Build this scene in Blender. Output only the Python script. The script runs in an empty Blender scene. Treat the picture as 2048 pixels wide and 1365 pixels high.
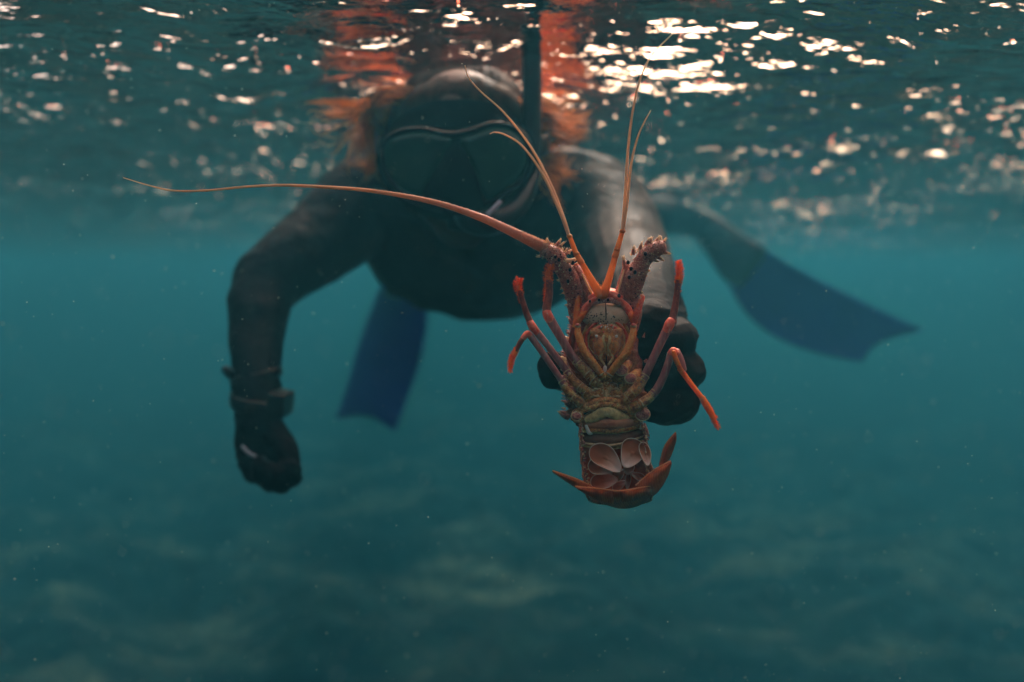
import bpy, bmesh, math, random
import numpy as np
from mathutils import Vector, Matrix, Quaternion, noise as mnoise
R = math.radians
random.seed(7); rng = np.random.default_rng(7)
scene = bpy.context.scene
C = scene.collection

# ------------------------------------------------------------------ camera, sky, sun, exposure
CAM_Z = -0.23
PITCH = 6.0
cam_d = bpy.data.cameras.new("camera"); cam = bpy.data.objects.new("camera", cam_d); C.objects.link(cam)
scene.camera = cam
cam.location = (0, 0, CAM_Z); cam.rotation_euler = (R(90 - PITCH), 0, 0)
cam_d.lens = 24; cam_d.sensor_width = 36; cam_d.clip_start = 0.01; cam_d.clip_end = 500
cam_d.dof.use_dof = True; cam_d.dof.focus_distance = 0.495; cam_d.dof.aperture_fstop = 2.5

SUN_EL, SUN_AZ = 46.0, 14.0           # azimuth from +Y (away from the camera) towards +X
world = bpy.data.worlds.new("World"); scene.world = world; world.use_nodes = True
wn = world.node_tree.nodes; wl = world.node_tree.links
sky = wn.new("ShaderNodeTexSky"); sky.sky_type = 'NISHITA'; sky.sun_disc = False
sky.sun_elevation = R(SUN_EL); sky.sun_rotation = R(SUN_AZ)
sky.air_density = 1.0; sky.dust_density = 7.0; sky.ozone_density = 0.3
wn["Background"].inputs[1].default_value = 0.15
tint = wn.new("ShaderNodeMix"); tint.data_type = 'RGBA'; tint.blend_type = 'MULTIPLY'; tint.inputs[0].default_value = 1
tint.inputs[7].default_value = (1.62, 1.0, .78, 1)             # white balance of the photograph
wl.new(sky.outputs[0], tint.inputs[6]); wl.new(tint.outputs[2], wn["Background"].inputs[0])
sun_d = bpy.data.lights.new("sun", 'SUN'); sun_d.energy = 3.6; sun_d.angle = R(0.53); sun_d.color = (1.0, 0.77, 0.67)
sun = bpy.data.objects.new("sun", sun_d); C.objects.link(sun)
sd = Vector((math.sin(R(SUN_AZ)) * math.cos(R(SUN_EL)), math.cos(R(SUN_AZ)) * math.cos(R(SUN_EL)), math.sin(R(SUN_EL))))
sun.rotation_euler = sd.to_track_quat('Z', 'Y').to_euler(); sun.location = sd * 8
scene.view_settings.view_transform = 'Standard'; scene.view_settings.look = 'None'
scene.view_settings.exposure = 1.65; scene.view_settings.gamma = 1
cy = scene.cycles
cy.max_bounces = 8; cy.diffuse_bounces = 2; cy.glossy_bounces = 3; cy.transmission_bounces = 4
cy.volume_bounces = 1; cy.transparent_max_bounces = 12
cy.sample_clamp_indirect = 4.0; cy.sample_clamp_direct = 40.0
cy.caustics_reflective = False; cy.caustics_refractive = True
cy.use_denoising = True

# ------------------------------------------------------------------ helpers
CAMROT = cam.rotation_euler.to_matrix(); CAML = Vector((0, 0, CAM_Z))
def P(px, py, d):
    """point seen at photo pixel (2048 wide frame) at distance d metres along the view axis"""
    return CAML + CAMROT @ Vector(((px - 1024) / 1365.3 * d, (682.5 - py) / 1365.3 * d, -d))
VIEW = CAMROT @ Vector((0, 0, -1)); UP = CAMROT @ Vector((0, 1, 0)); RIGHT = Vector((1, 0, 0))

class MB:
    def __init__(s): s.v = []; s.f = []; s.m = []
    def add(s, verts, faces, mat=0):
        o = len(s.v); s.v.extend([tuple(x) for x in verts])
        s.f.extend([tuple(i + o for i in f) for f in faces]); s.m.extend([mat] * len(faces))
    def mesh(s, name):
        me = bpy.data.meshes.new(name); me.from_pydata(s.v, [], s.f); me.update()
        me.polygons.foreach_set('material_index', s.m)
        me.polygons.foreach_set('use_smooth', [True] * len(s.f))
        return me

def link(name, mb, mats, parent=None, sub=0):
    me = mb.mesh(name) if isinstance(mb, MB) else mb
    o = bpy.data.objects.new(name, me); C.objects.link(o)
    for m in (mats if isinstance(mats, (list, tuple)) else [mats]): me.materials.append(m)
    if parent: put_under(o, parent)
    if sub:
        md = o.modifiers.new('sub', 'SUBSURF'); md.levels = sub; md.render_levels = sub
    return o
def put_under(o, parent):
    o.parent = parent
    loc = Vector((0, 0, 0)); p = parent
    while p: loc += p.location; p = p.parent
    o.location = -loc
def thing(name, loc, label, cat, **k):
    o = bpy.data.objects.new(name, None); C.objects.link(o); o.location = loc; o.empty_display_size = .05
    o['label'] = label; o['category'] = cat
    for a, b in k.items(): o[a] = b
    return o

def spline(pts, n):
    """Catmull-Rom through pts (any dimension), n samples per span"""
    p = np.array([list(q) for q in pts], float)
    if len(p) == 2: return np.array([p[0] + (p[1] - p[0]) * t for t in np.linspace(0, 1, n + 1)])
    q = np.vstack([2 * p[0] - p[1], p, 2 * p[-1] - p[-2]]); out = []
    for i in range(1, len(q) - 2):
        for k in range(n):
            t = k / n; a, b, c, d = q[i - 1], q[i], q[i + 1], q[i + 2]
            out.append(.5 * (2 * b + (c - a) * t + (2 * a - 5 * b + 4 * c - d) * t * t + (3 * b - 3 * c + d - a) * t ** 3))
    out.append(p[-1]); return np.array(out)

def sweep(mb, pts, rad, seg=14, n=5, flat=1.0, ref=None, mat=0, fn=None, cap=True):
    """tapered tube along a spline. rad: radius per point. flat: thickness along ref divided by width. fn(t, ang) scales the radius"""
    rad = [r if isinstance(r, (tuple, list)) else (r, r * flat) for r in rad]
    ctl = [list(p) + list(r) for p, r in zip(pts, rad)]
    s = spline(ctl, n); s[:, 3:] = np.maximum(s[:, 3:], 2e-5)
    if cap:   # rounded ends
        def capring(a, b, first):
            d = (a[:3] - b[:3]); d /= max(1e-9, np.linalg.norm(d)); out = []
            rr = min(a[3], a[4])
            for ph in (75, 50, 25):
                x = a.copy(); x[:3] = a[:3] + d * rr * math.sin(R(ph)) * .8; x[3:] = a[3:] * max(.05, math.cos(R(ph))); out.append(x)
            return out
        s = np.vstack([capring(s[0], s[1], 1), s, capring(s[-1], s[-2], 0)[::-1]])
    N = len(s); ref = Vector(ref) if ref is not None else VIEW
    vs = []; prev = None
    for i in range(N):
        a = Vector(s[max(0, i - 1)][:3]); b = Vector(s[min(N - 1, i + 1)][:3]); t = (b - a).normalized()
        w = t.cross(ref)
        if w.length < .25 and prev is not None: w = prev - t * prev.dot(t)
        w.normalize()
        if prev is not None and w.dot(prev) < 0: w = -w
        prev = w; h = w.cross(t).normalized(); c = Vector(s[i][:3])
        for k in range(seg):
            an = 2 * math.pi * k / seg; f = fn(i / (N - 1), an) if fn else 1.0
            vs.append(c + w * (math.cos(an) * s[i][3] * f) + h * (math.sin(an) * s[i][4] * f))
    fs = [(i * seg + k, i * seg + (k + 1) % seg, (i + 1) * seg + (k + 1) % seg, (i + 1) * seg + k) for i in range(N - 1) for k in range(seg)]
    vs.append(Vector(s[0][:3]) if not cap else sum((vs[k] for k in range(seg)), Vector()) / seg); c0 = len(vs) - 1
    vs.append(sum((vs[(N - 1) * seg + k] for k in range(seg)), Vector()) / seg); c1 = len(vs) - 1
    fs += [(c0, (k + 1) % seg, k) for k in range(seg)] + [(c1, (N - 1) * seg + k, (N - 1) * seg + (k + 1) % seg) for k in range(seg)]
    mb.add(vs, fs, mat)
    return s

def ball(mb, c, r, rot=None, seg=16, rings=10, mat=0, fn=None):
    r = (r, r, r) if not isinstance(r, (tuple, list)) else r
    rot = rot or Matrix.Identity(3); vs = []; fs = []
    for i in range(1, rings):
        th = math.pi * i / rings
        for k in range(seg):
            ph = 2 * math.pi * k / seg
            d = Vector((math.sin(th) * math.cos(ph), math.sin(th) * math.sin(ph), math.cos(th)))
            f = fn(d) if fn else 1
            vs.append(Vector(c) + rot @ Vector((d.x * r[0] * f, d.y * r[1] * f, d.z * r[2] * f)))
    for i in range(rings - 2):
        for k in range(seg):
            fs.append((i * seg + k, (i + 1) * seg + k, (i + 1) * seg + (k + 1) % seg, i * seg + (k + 1) % seg))
    n = len(vs); vs.append(Vector(c) + rot @ Vector((0, 0, r[2]))); vs.append(Vector(c) - rot @ Vector((0, 0, r[2])))
    for k in range(seg):
        fs.append((n, k, (k + 1) % seg)); fs.append((n + 1, (rings - 2) * seg + (k + 1) % seg, (rings - 2) * seg + k))
    mb.add(vs, fs, mat)

def cone(mb, base, tip, r, seg=6, mat=0, bend=None):
    base = Vector(base); tip = Vector(tip); d = tip - base
    if d.length < 1e-7: return
    w = d.orthogonal().normalized(); h = d.normalized().cross(w)
    rings = [(0, 1.0), (.55, .62)]; vs = []
    for t, s in rings:
        c = base + d * t + (Vector(bend) * t * (1 - t) if bend else Vector())
        for k in range(seg):
            a = 2 * math.pi * k / seg; vs.append(c + (w * math.cos(a) + h * math.sin(a)) * r * s)
    vs.append(tip)
    fs = [(k, (k + 1) % seg, seg + (k + 1) % seg, seg + k) for k in range(seg)] + [(seg + k, seg + (k + 1) % seg, 2 * seg) for k in range(seg)]
    mb.add(vs, fs, mat)

def remeshed(mb, voxel, smooth=8, name='tmp', factor=.5):
    me = mb.mesh(name); o = bpy.data.objects.new(name, me); C.objects.link(o)
    m = o.modifiers.new('r', 'REMESH'); m.mode = 'VOXEL'; m.voxel_size = voxel; m.use_smooth_shade = True
    s = o.modifiers.new('s', 'SMOOTH'); s.factor = factor; s.iterations = smooth
    dg = bpy.context.evaluated_depsgraph_get(); dg.update()
    new = bpy.data.meshes.new_from_object(o.evaluated_get(dg)); new.name = name
    bpy.data.objects.remove(o); bpy.data.meshes.remove(me)
    new.polygons.foreach_set('use_smooth', [True] * len(new.polygons))
    return new

def displace(me, fn):
    n = len(me.vertices); co = np.empty(n * 3); me.vertices.foreach_get('co', co); co = co.reshape(-1, 3)
    no = np.array([v.normal[:] for v in me.vertices])
    d = np.array([fn(Vector(c), Vector(m)) for c, m in zip(co, no)])
    me.vertices.foreach_set('co', (co + no * d[:, None]).ravel()); me.update()

# ------------------------------------------------------------------ materials
class NT:
    def __init__(s, name):
        s.m = bpy.data.materials.new(name); s.m.use_nodes = True; s.t = s.m.node_tree; s.n = s.t.nodes; s.n.clear()
        s.out = s.n.new('ShaderNodeOutputMaterial')
    def new(s, ty, **k):
        nd = s.n.new(ty)
        for a, b in k.items(): setattr(nd, a, b)
        return nd
    def l(s, a, b): s.t.links.new(a, b)
    def tex(s, scale, detail=4, rough=.55, kind='noise', vec=None, stretch=None):
        tc = s.new('ShaderNodeTexCoord'); v = vec or tc.outputs['Object']
        if stretch:
            mp = s.new('ShaderNodeMapping'); s.l(v, mp.inputs[0]); mp.inputs['Scale'].default_value = stretch; v = mp.outputs[0]
        if kind == 'noise':
            t = s.new('ShaderNodeTexNoise'); t.inputs['Detail'].default_value = detail; t.inputs['Roughness'].default_value = rough
        elif kind == 'vor': t = s.new('ShaderNodeTexVoronoi')
        t.inputs['Scale'].default_value = scale; s.l(v, t.inputs['Vector']); return t.outputs[0] if kind == 'noise' else t.outputs['Distance']
    def ramp(s, src, stops):
        r = s.new('ShaderNodeValToRGB'); s.l(src, r.inputs[0]); e = r.color_ramp.elements
        while len(e) < len(stops): e.new(.5)
        for x, (p, c) in zip(e, stops): x.position = p; x.color = (*c, 1) if len(c) == 3 else c
        return r.outputs[0]
    def mix(s, f, a, b, blend='MIX'):
        x = s.new('ShaderNodeMix', data_type='RGBA', blend_type=blend)
        for v, i in ((f, 0), (a, 6), (b, 7)):
            if isinstance(v, (int, float)): x.inputs[i].default_value = v
            elif isinstance(v, (tuple, list)): x.inputs[i].default_value = (*v, 1)
            else: s.l(v, x.inputs[i])
        return x.outputs[2]
    def bump(s, h, strength=.5, dist=.001, normal=None):
        b = s.new('ShaderNodeBump'); b.inputs['Strength'].default_value = strength; b.inputs['Distance'].default_value = dist
        s.l(h, b.inputs['Height'])
        if normal: s.l(normal, b.inputs['Normal'])
        return b.outputs[0]
    def bsdf(s, col, rough=.5, normal=None, spec=.5, trans=0, trans_col=None, **k):
        b = s.new('ShaderNodeBsdfPrincipled')
        if isinstance(col, (tuple, list)): b.inputs['Base Color'].default_value = (*col, 1)
        else: s.l(col, b.inputs['Base Color'])
        if isinstance(rough, (int, float)): b.inputs['Roughness'].default_value = rough
        else: s.l(rough, b.inputs['Roughness'])
        b.inputs['Specular IOR Level'].default_value = spec * .32      # wet surfaces seen in water reflect little
        if normal: s.l(normal, b.inputs['Normal'])
        for a, v in k.items(): b.inputs[a.replace('_', ' ')].default_value = v
        sh = b.outputs[0]
        if trans:
            t = s.new('ShaderNodeBsdfTranslucent'); c = trans_col or col
            if isinstance(c, (tuple, list)): t.inputs[0].default_value = (*c, 1)
            else: s.l(c, t.inputs[0])
            mx = s.new('ShaderNodeMixShader'); mx.inputs[0].default_value = trans; s.l(sh, mx.inputs[1]); s.l(t.outputs[0], mx.inputs[2]); sh = mx.outputs[0]
        s.l(sh, s.out.inputs[0]); return s.m

def mottled(name, c1, c2, c3, scale=300, rough=.4, bumps=.5, bd=.0006, trans=0, tcol=None, stretch=None, spec=.5, c4=None, gain=1.45):
    t = NT(name); g = gain; c1, c2, c3, c4 = [tuple(min(.9, x * k) for x, k in zip(c, (g * 1.08, g, g * .95))) if c else None for c in (c1, c2, c3, c4)]
    n1 = t.tex(scale, 5, .6, stretch=stretch); n2 = t.tex(scale * 3.1, 3, .6, stretch=stretch)
    c = t.ramp(n1, [(.32, c1), (.5, c2), (.68, c3)])
    c = t.mix(t.ramp(n2, [(.45, (0, 0, 0)), (.7, (1, 1, 1))]), c, c4 or c3)
    return t.bsdf(c, rough, t.bump(n1, bumps, bd * 1.5, t.bump(n2, bumps, bd)), spec * 1.9, trans, tcol)

# ------------------------------------------------------------------ water surface
def build_water():
    n = 720
    u = np.linspace(-1, 1, n)
    xs = 0.9 * np.sinh(u * 4.45) / 1.0 * .95
    v = np.linspace(-0.55, 1, n); ys = 0.9 * np.sinh(v * 4.2) * .95 + .6
    X, Y = np.meshgrid(xs, ys); Z = np.zeros_like(X)
    rg = np.random.default_rng(11)
    D = np.hypot(X, Y)
    for lam, amp, cnt in ((2.6, .010, 4), (1.1, .0048, 6), (.5, .0025, 9), (.23, .0018, 12), (.11, .0010, 16), (.055, .00045, 16)):
        fade = 1 / (1 + (D * .012 / lam) ** 4)      # finest ripples need a fine mesh
        for _ in range(cnt):
            a = rg.normal(0.35, .75) + (math.pi / 2); L = lam * rg.uniform(.75, 1.35); k = 2 * math.pi / L; ph = rg.uniform(0, 6.28)
            s = np.sin(k * (-X * math.cos(a) + Y * math.sin(a)) + ph + .6 * np.sin(X * 1.7 / lam * .3 + ph))
            Z += amp * rg.uniform(.5, 1.2) * fade * s * (1 if lam > 1 else .5 + .5 * np.abs(s))
    # push the crest clear above the swimmer's head and back
    vs = np.stack([X, Y, Z], -1).reshape(-1, 3)
    i = np.arange(n * n).reshape(n, n)
    q = np.stack([i[:-1, :-1], i[1:, :-1], i[1:, 1:], i[:-1, 1:]], -1).reshape(-1, 4)   # faces look down
    me = bpy.data.meshes.new('water_surface'); me.vertices.add(len(vs)); me.vertices.foreach_set('co', vs.ravel())
    me.loops.add(q.size); me.loops.foreach_set('vertex_index', q.ravel()); me.polygons.add(len(q))
    me.polygons.foreach_set('loop_start', np.arange(0, q.size, 4)); me.polygons.foreach_set('loop_total', np.full(len(q), 4))
    me.polygons.foreach_set('use_smooth', np.ones(len(q), bool)); me.update(); me.validate()
    t = NT('water_surface_ripples')
    n1 = t.tex(9, 3, .6, stretch=(1, 1.3, 1)); n2 = t.tex(56, 3, .55, stretch=(.75, 1.4, 1))
    pk = t.new('ShaderNodeMapRange'); t.l(n2, pk.inputs[0]); pk.inputs['From Min'].default_value = .57; pk.inputs['From Max'].default_value = .90
    n3 = t.tex(2.6, 3, .6, stretch=(.7, 1.3, 1)); pm = t.new('ShaderNodeMapRange'); t.l(n3, pm.inputs[0]); pm.inputs['From Min'].default_value = .40; pm.inputs['From Max'].default_value = .64
    pm.inputs['To Min'].default_value = .75; pm.inputs['To Max'].default_value = .612; t.l(pm.outputs[0], pk.inputs['From Min'])
    n4 = t.tex(30, 3, .65, stretch=(.6, 1.5, 1)); b = t.bump(pk.outputs[0], 1.0, .022, t.bump(n4, 1.0, .0046, t.bump(n1, 1.0, .012)))
    geo = t.new('ShaderNodeNewGeometry'); dt = t.new('ShaderNodeVectorMath', operation='DOT_PRODUCT')
    t.l(geo.outputs['Incoming'], dt.inputs[0]); t.l(b, dt.inputs[1])
    ab = t.new('ShaderNodeMath', operation='ABSOLUTE'); t.l(dt.outputs['Value'], ab.inputs[0])
    mr = t.new('ShaderNodeMapRange', interpolation_type='SMOOTHSTEP'); t.l(ab.outputs[0], mr.inputs[0])
    mr.inputs['From Min'].default_value = .59; mr.inputs['From Max'].default_value = .74
    gl = t.new('ShaderNodeBsdfGlossy'); gl.inputs['Roughness'].default_value = .03; gl.inputs['Color'].default_value = (1.0, .56, .47, 1); t.l(b, gl.inputs['Normal'])
    rf = t.new('ShaderNodeBsdfRefraction'); rf.inputs['IOR'].default_value = 1.6; rf.inputs['Roughness'].default_value = .07; t.l(b, rf.inputs['Normal'])
    tr = t.new('ShaderNodeBsdfTransparent')
    m1 = t.new('ShaderNodeMixShader'); m1.inputs[0].default_value = .6; t.l(tr.outputs[0], m1.inputs[1]); t.l(rf.outputs[0], m1.inputs[2])
    m2 = t.new('ShaderNodeMixShader'); t.l(mr.outputs[0], m2.inputs[0]); t.l(gl.outputs[0], m2.inputs[1]); t.l(m1.outputs[0], m2.inputs[2])
    t.l(m2.outputs[0], t.out.inputs[0])
    o = link('water_surface', me, t.m); o['kind'] = 'structure'
    return o
build_water()

# ------------------------------------------------------------------ seabed
def build_seabed():
    n = 420
    u = np.linspace(-1, 1, n); xs = 5 * np.sinh(u * 2.3); v = np.linspace(-.45, 1, n); ys = 5 * np.sinh(v * 2.4) + 4
    vs = []
    for y in ys:
        for x in xs:
            h = 0
            for s, a in ((.22, .5), (.55, .35), (1.3, .2), (3.1, .07)):
                q = mnoise.noise(Vector((x * s * .8 + .55 * y * s, y * s * 1.5 - .2 * x * s, s * 7)))
                h += a * (1 - abs(q) * 2.2 if s > .3 else q)
            vs.append((x, y, -3.3 + h * .8))
    i = np.arange(n * n).reshape(n, n)
    q = np.stack([i[:-1, :-1], i[:-1, 1:], i[1:, 1:], i[1:, :-1]], -1).reshape(-1, 4)
    me = bpy.data.meshes.new('seabed'); me.from_pydata(vs, [], q.tolist()); me.polygons.foreach_set('use_smooth', [True] * len(q))
    t = NT('reef_rock_and_weed'); a = t.tex(.85, 5, .55, stretch=(.7, 1.7, 1)); b = t.tex(6, 5, .65)
    c = t.ramp(a, [(.42, (.008, .007, .011)), (.5, (.055, .040, .034)), (.60, (.29, .215, .145))])
    c = t.mix(t.ramp(b, [(.42, (.25, .25, .25)), (.6, (1, 1, 1))]), (.03, .04, .025), c)
    o = link('seabed', me, t.bsdf(c, .9, t.bump(b, .8, .08), .2)); o['kind'] = 'structure'
build_seabed()

# ------------------------------------------------------------------ the water's own haze
def build_haze():
    mb = MB(); x0, x1, y0, y1, z0, z1 = -26, 26, -9, 36, -6.2, .36
    v = [(x, y, z) for z in (z0, z1) for y in (y0, y1) for x in (x0, x1)]
    mb.add(v, [(0, 2, 3, 1), (4, 5, 7, 6), (0, 1, 5, 4), (2, 6, 7, 3), (0, 4, 6, 2), (1, 3, 7, 5)])
    t = NT('sea_water_haze'); p = t.new('ShaderNodeVolumePrincipled')
    p.inputs['Color'].default_value = (.0170, .106, .150, 1); p.inputs['Density'].default_value = .295
    p.inputs['Absorption Color'].default_value = (0, .12, .14, 1); p.inputs['Anisotropy'].default_value = .3
    t.l(p.outputs[0], t.out.inputs['Volume'])
    me = mb.mesh('haze'); me.polygons.foreach_set('use_smooth', [False] * 6)
    o = link('haze', me, t.m); o['kind'] = 'stuff'
build_haze()
# ------------------------------------------------------------------ the diver
def build_diver():
    root = thing('person', P(965, 495, 1.3), 'freediver in black wetsuit and dark mask holding out a lobster in one gloved hand', 'person')
    def S(mb, pts, seg=18, n=5, ref=UP, **k):
        return sweep(mb, [P(*p[:3]) for p in pts], [p[3] if len(p) == 4 else (p[3], p[4]) for p in pts], seg=seg, n=n, ref=ref, **k)
    body = MB()
    # torso along the view axis (width, thickness)
    S(body, [(945, 400, .98, .075, .060), (960, 445, 1.05, .150, .085), (966, 490, 1.13, .198, .121), (968, 498, 1.25, .190, .125),
             (974, 500, 1.42, .160, .11), (984, 500, 1.58, .170, .115), (990, 500, 1.68, .15, .10)], seg=28)
    S(body, [(925, 330, .88, .062), (935, 380, .93, .066), (950, 430, 1.03, .085)])                        # neck
    S(body, [(765, 398, 1.10, .070), (860, 385, 1.04, .075), (945, 390, 1.00, .075), (1060, 385, 1.04, .080), (1165, 400, 1.10, .075)])  # shoulders
    larm = [(745, 402, 1.09, .076), (700, 436, 1.07, .073), (645, 482, 1.03, .062), (582, 527, .98, .052), (532, 572, .95, .046), (516, 620, .92, .0395),
            (513, 690, .89, .034), (512, 755, .86, .0285), (515, 822, .84, .0255), (520, 850, .835, .025)]
    S(body, larm)
    ball(body, P(528, 568, .955), .046)
    rarm = [(1160, 402, 1.10, .080), (1195, 425, 1.06, .080), (1228, 470, .99, .070), (1250, 525, .90, .061), (1266, 580, .79, .052), (1280, 630, .69, .042), (1286, 670, .62, .034), (1286, 700, .60, .030)]
    S(body, rarm)
    S(body, [(930, 500, 1.62, .098), (905, 502, 1.8, .080), (872, 505, 2.02, .060), (850, 512, 2.2, .056), (812, 535, 2.32, .040), (800, 560, 2.30, .04)])
    S(body, [(1040, 492, 1.62, .100), (1130, 468, 1.75, .085), (1240, 440, 1.92, .066), (1320, 432, 2.05, .058), (1395, 448, 2.15, .044), (1425, 470, 2.15, .04)])
    # head: cranium, jaw, cheeks, nose, lips, ears
    HC = (925, 308, .845)
    ball(body, P(*HC), (.080, .100, .100), seg=28, rings=20)
    S(body, [(925, 330, .80, .066, .07), (924, 395, .785, .060, .055), (922, 440, .782, .048, .042), (920, 463, .785, .030, .026)], ref=VIEW)
    ball(body, P(848, 372, .80), .030); ball(body, P(1000, 372, .80), .030)
    S(body, [(922, 300, .765, .010), (922, 340, .750, .013), (922, 362, .742, .017), (922, 372, .752, .014)], ref=VIEW)
    S(body, [(893, 424, .738, .005), (922, 418, .731, .008), (951, 424, .738, .005)], ref=VIEW)
    S(body, [(895, 434, .739, .005), (922, 438, .732, .009), (949, 434, .739, .005)], ref=VIEW)
    for sx in (-1, 1):
        ball(body, P(925 + sx * 136, 330, .865), (.009, .020, .031), rot=Matrix.Rotation(R(-18 * sx), 3, 'Z'))
    me = remeshed(body, .0055, 6, 'body')
    HCv = P(925, 330, .84)
    def folds(p, n):
        if (p - HCv).length < .17: return 0
        q = Vector((p.x * 9 + p.z * 14, p.y * 7, p.z * 20 - p.x * 10))
        return .0030 * (1 - abs(mnoise.noise(q)) * 3.4) * max(0, .35 + mnoise.noise(p * 5)) + .0012 * mnoise.noise(p * 45)
    displace(me, folds)
    # face materials: 0 neoprene, 1 skin, 2 ribbed sleeve, sunlight put into its lighter grey
    neck_c = P(925, 400, .90); armline = spline([list(P(*p[:3])) for p in rarm], 8)
    nv = len(me.vertices); co = np.empty(nv * 3); me.vertices.foreach_get('co', co); co = co.reshape(-1, 3)
    fwd = (co - np.array(CAML)) @ np.array(VIEW)
    d2 = ((co[:, None, :] - armline[None, :, :]) ** 2).sum(-1); ki = d2.argmin(1); dist = np.sqrt(d2.min(1)); tt = ki / (len(armline) - 1)
    uvs = np.zeros((nv, 3)); uvs[:, 0] = tt
    for i in np.where(dist < .12)[0]:
        k = min(max(ki[i], 1), len(armline) - 2); t = Vector(armline[k + 1] - armline[k - 1]).normalized()
        v = Vector(co[i] - armline[k]); v -= t * v.dot(t); w = t.cross(Vector(UP)).normalized(); h = w.cross(t)
        uvs[i, 1] = math.atan2(v.dot(h), v.dot(w)) / (2 * math.pi) + .5
    at = me.attributes.new('sleeve', 'FLOAT_VECTOR', 'POINT'); at.data.foreach_set('vector', uvs.ravel())
    pm = np.zeros(len(me.polygons), np.int32)
    for p in me.polygons:
        i = p.vertices[0]; c = co[i]; q = Vector(c) - CAML
        f = q.dot(VIEW); px = 1024 + q.x / f * 1365.3; py = 682.5 - q.dot(UP) / f * 1365.3
        if f < .945 and 700 < px < 1150 and py < 520 and f < .90 + .0 * py: pm[p.index] = 1
        elif tt[i] > .38 and dist[i] < .11 and px > 1090: pm[p.index] = 2
    me.polygons.foreach_set('material_index', pm)
    t = NT('black_neoprene'); n1 = t.tex(14, 5, .6); n2 = t.tex(900, 2, .5)
    neo = t.bsdf(t.ramp(n1, [(.35, (.0028, .0028, .005)), (.7, (.0070, .0068, .0105))]), .62, t.bump(n1, .8, .018, t.bump(n2, .3, .0004)), .18)
    t = NT('sunlit_ribbed_neoprene'); a = t.new('ShaderNodeAttribute'); a.attribute_name = 'sleeve'
    w = t.new('ShaderNodeTexWave', wave_type='BANDS', bands_direction='Y'); w.inputs['Scale'].default_value = 6.5; w.inputs['Distortion'].default_value = .6; w.inputs['Detail'].default_value = 0
    t.l(a.outputs['Vector'], w.inputs['Vector'])
    w2 = t.new('ShaderNodeTexWave', wave_type='BANDS', bands_direction='X'); w2.inputs['Scale'].default_value = 1.35; w2.inputs['Distortion'].default_value = .8; w2.inputs['Detail'].default_value = 0
    t.l(a.outputs['Vector'], w2.inputs['Vector'])
    s1 = t.ramp(w.outputs['Color'], [(.0, (.42, .42, .45)), (.14, (1, 1, 1))]); s2 = t.ramp(w2.outputs['Color'], [(0, (.25, .25, .27)), (.03, (1, 1, 1))])
    col = t.mix(1, (.0095, .0085, .011), s1, 'MULTIPLY'); col = t.mix(1, col, s2, 'MULTIPLY')  # lighter than the suit: sunlight on this arm is in the colour
    slv = t.bsdf(col, .6, t.bump(w.outputs['Color'], .25, .002), .25)
    t = NT('skin'); n1 = t.tex(30, 4, .6)
    skin = t.bsdf(t.ramp(n1, [(.3, (.060, .026, .020)), (.7, (.095, .040, .030))]), .5, None, .4, Subsurface_Weight=.15, Subsurface_Scale=.01)
    link('body', me, [neo, skin, slv], root)
    rub = NT('black_rubber').bsdf((.010, .010, .011), .32, None, .5)
    t = NT('glove_fabric'); n1 = t.tex(700, 3, .6); n2 = t.tex(45, 3, .6)
    glv = t.bsdf(t.ramp(n2, [(.35, (.0035, .0025, .0035)), (.7, (.0075, .006, .007))]), .75, t.bump(n2, .5, .004, t.bump(n1, .5, .0005)), .12)

    def creases(p, n): return .0013 * (.5 - abs(mnoise.noise(Vector((p.x * 30, p.y * 55, p.z * 75)))) * 2.6)
    # ---- hanging glove: cuff, palm, four curled fingers and a thumb
    g = MB()
    S(g, [(513, 770, .858, .0300), (515, 822, .842, .0270), (517, 845, .838, .0275)], ref=VIEW)
    S(g, [(517, 840, .838, .026, .022), (523, 875, .835, .034, .020), (536, 915, .832, .038, .019), (544, 932, .830, .036, .017)], ref=VIEW)
    for bx, by, ex, ey, L in ((508, 922, 520, 950, 1), (526, 932, 538, 964, 1.12), (547, 936, 561, 968, 1.1), (567, 928, 584, 955, .95)):
        S(g, [(bx, by - 18, .833, .0112), (bx + 4, by + 8, .826, .0112), (ex, ey, .812, .0106), (ex + 3, ey + 2, .795, .0102), (ex + 2, ey - 14 * L, .783, .0096), (ex - 2, ey - 26 * L, .786, .009)], seg=12, ref=VIEW)
    S(g, [(548, 862, .828, .014), (566, 885, .812, .0135), (577, 908, .800, .0125), (582, 932, .792, .011), (582, 944, .79, .009)], seg=12, ref=VIEW)
    gm = remeshed(g, .0022, 4, 'glove'); displace(gm, creases); go = link('glove', gm, glv, root)
    go['label'] = 'empty black glove hanging at wrist height with curled fingers'
    k = MB(); sweep(k, [P(484, 893, .8145), P(497, 906, .8085), P(513, 915, .806)], [(.0022, .0010)] * 3, seg=8, ref=VIEW)
    link('glove_mark', k, NT('pale_print').bsdf((.35, .33, .36), .5), go)
    # ---- holding glove
    g = MB()
    S(g, [(1284, 640, .675, .0445), (1288, 668, .63, .0385), (1288, 690, .605, .036)], ref=UP)
    S(g, [(1290, 685, .608, .034, .024), (1285, 715, .59, .040, .024), (1282, 750, .582, .044, .022), (1290, 790, .582, .034, .020)], ref=VIEW)
    S(g, [(1250, 720, .588, .030), (1300, 770, .582, .034), (1325, 800, .575, .022)], ref=VIEW)
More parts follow.
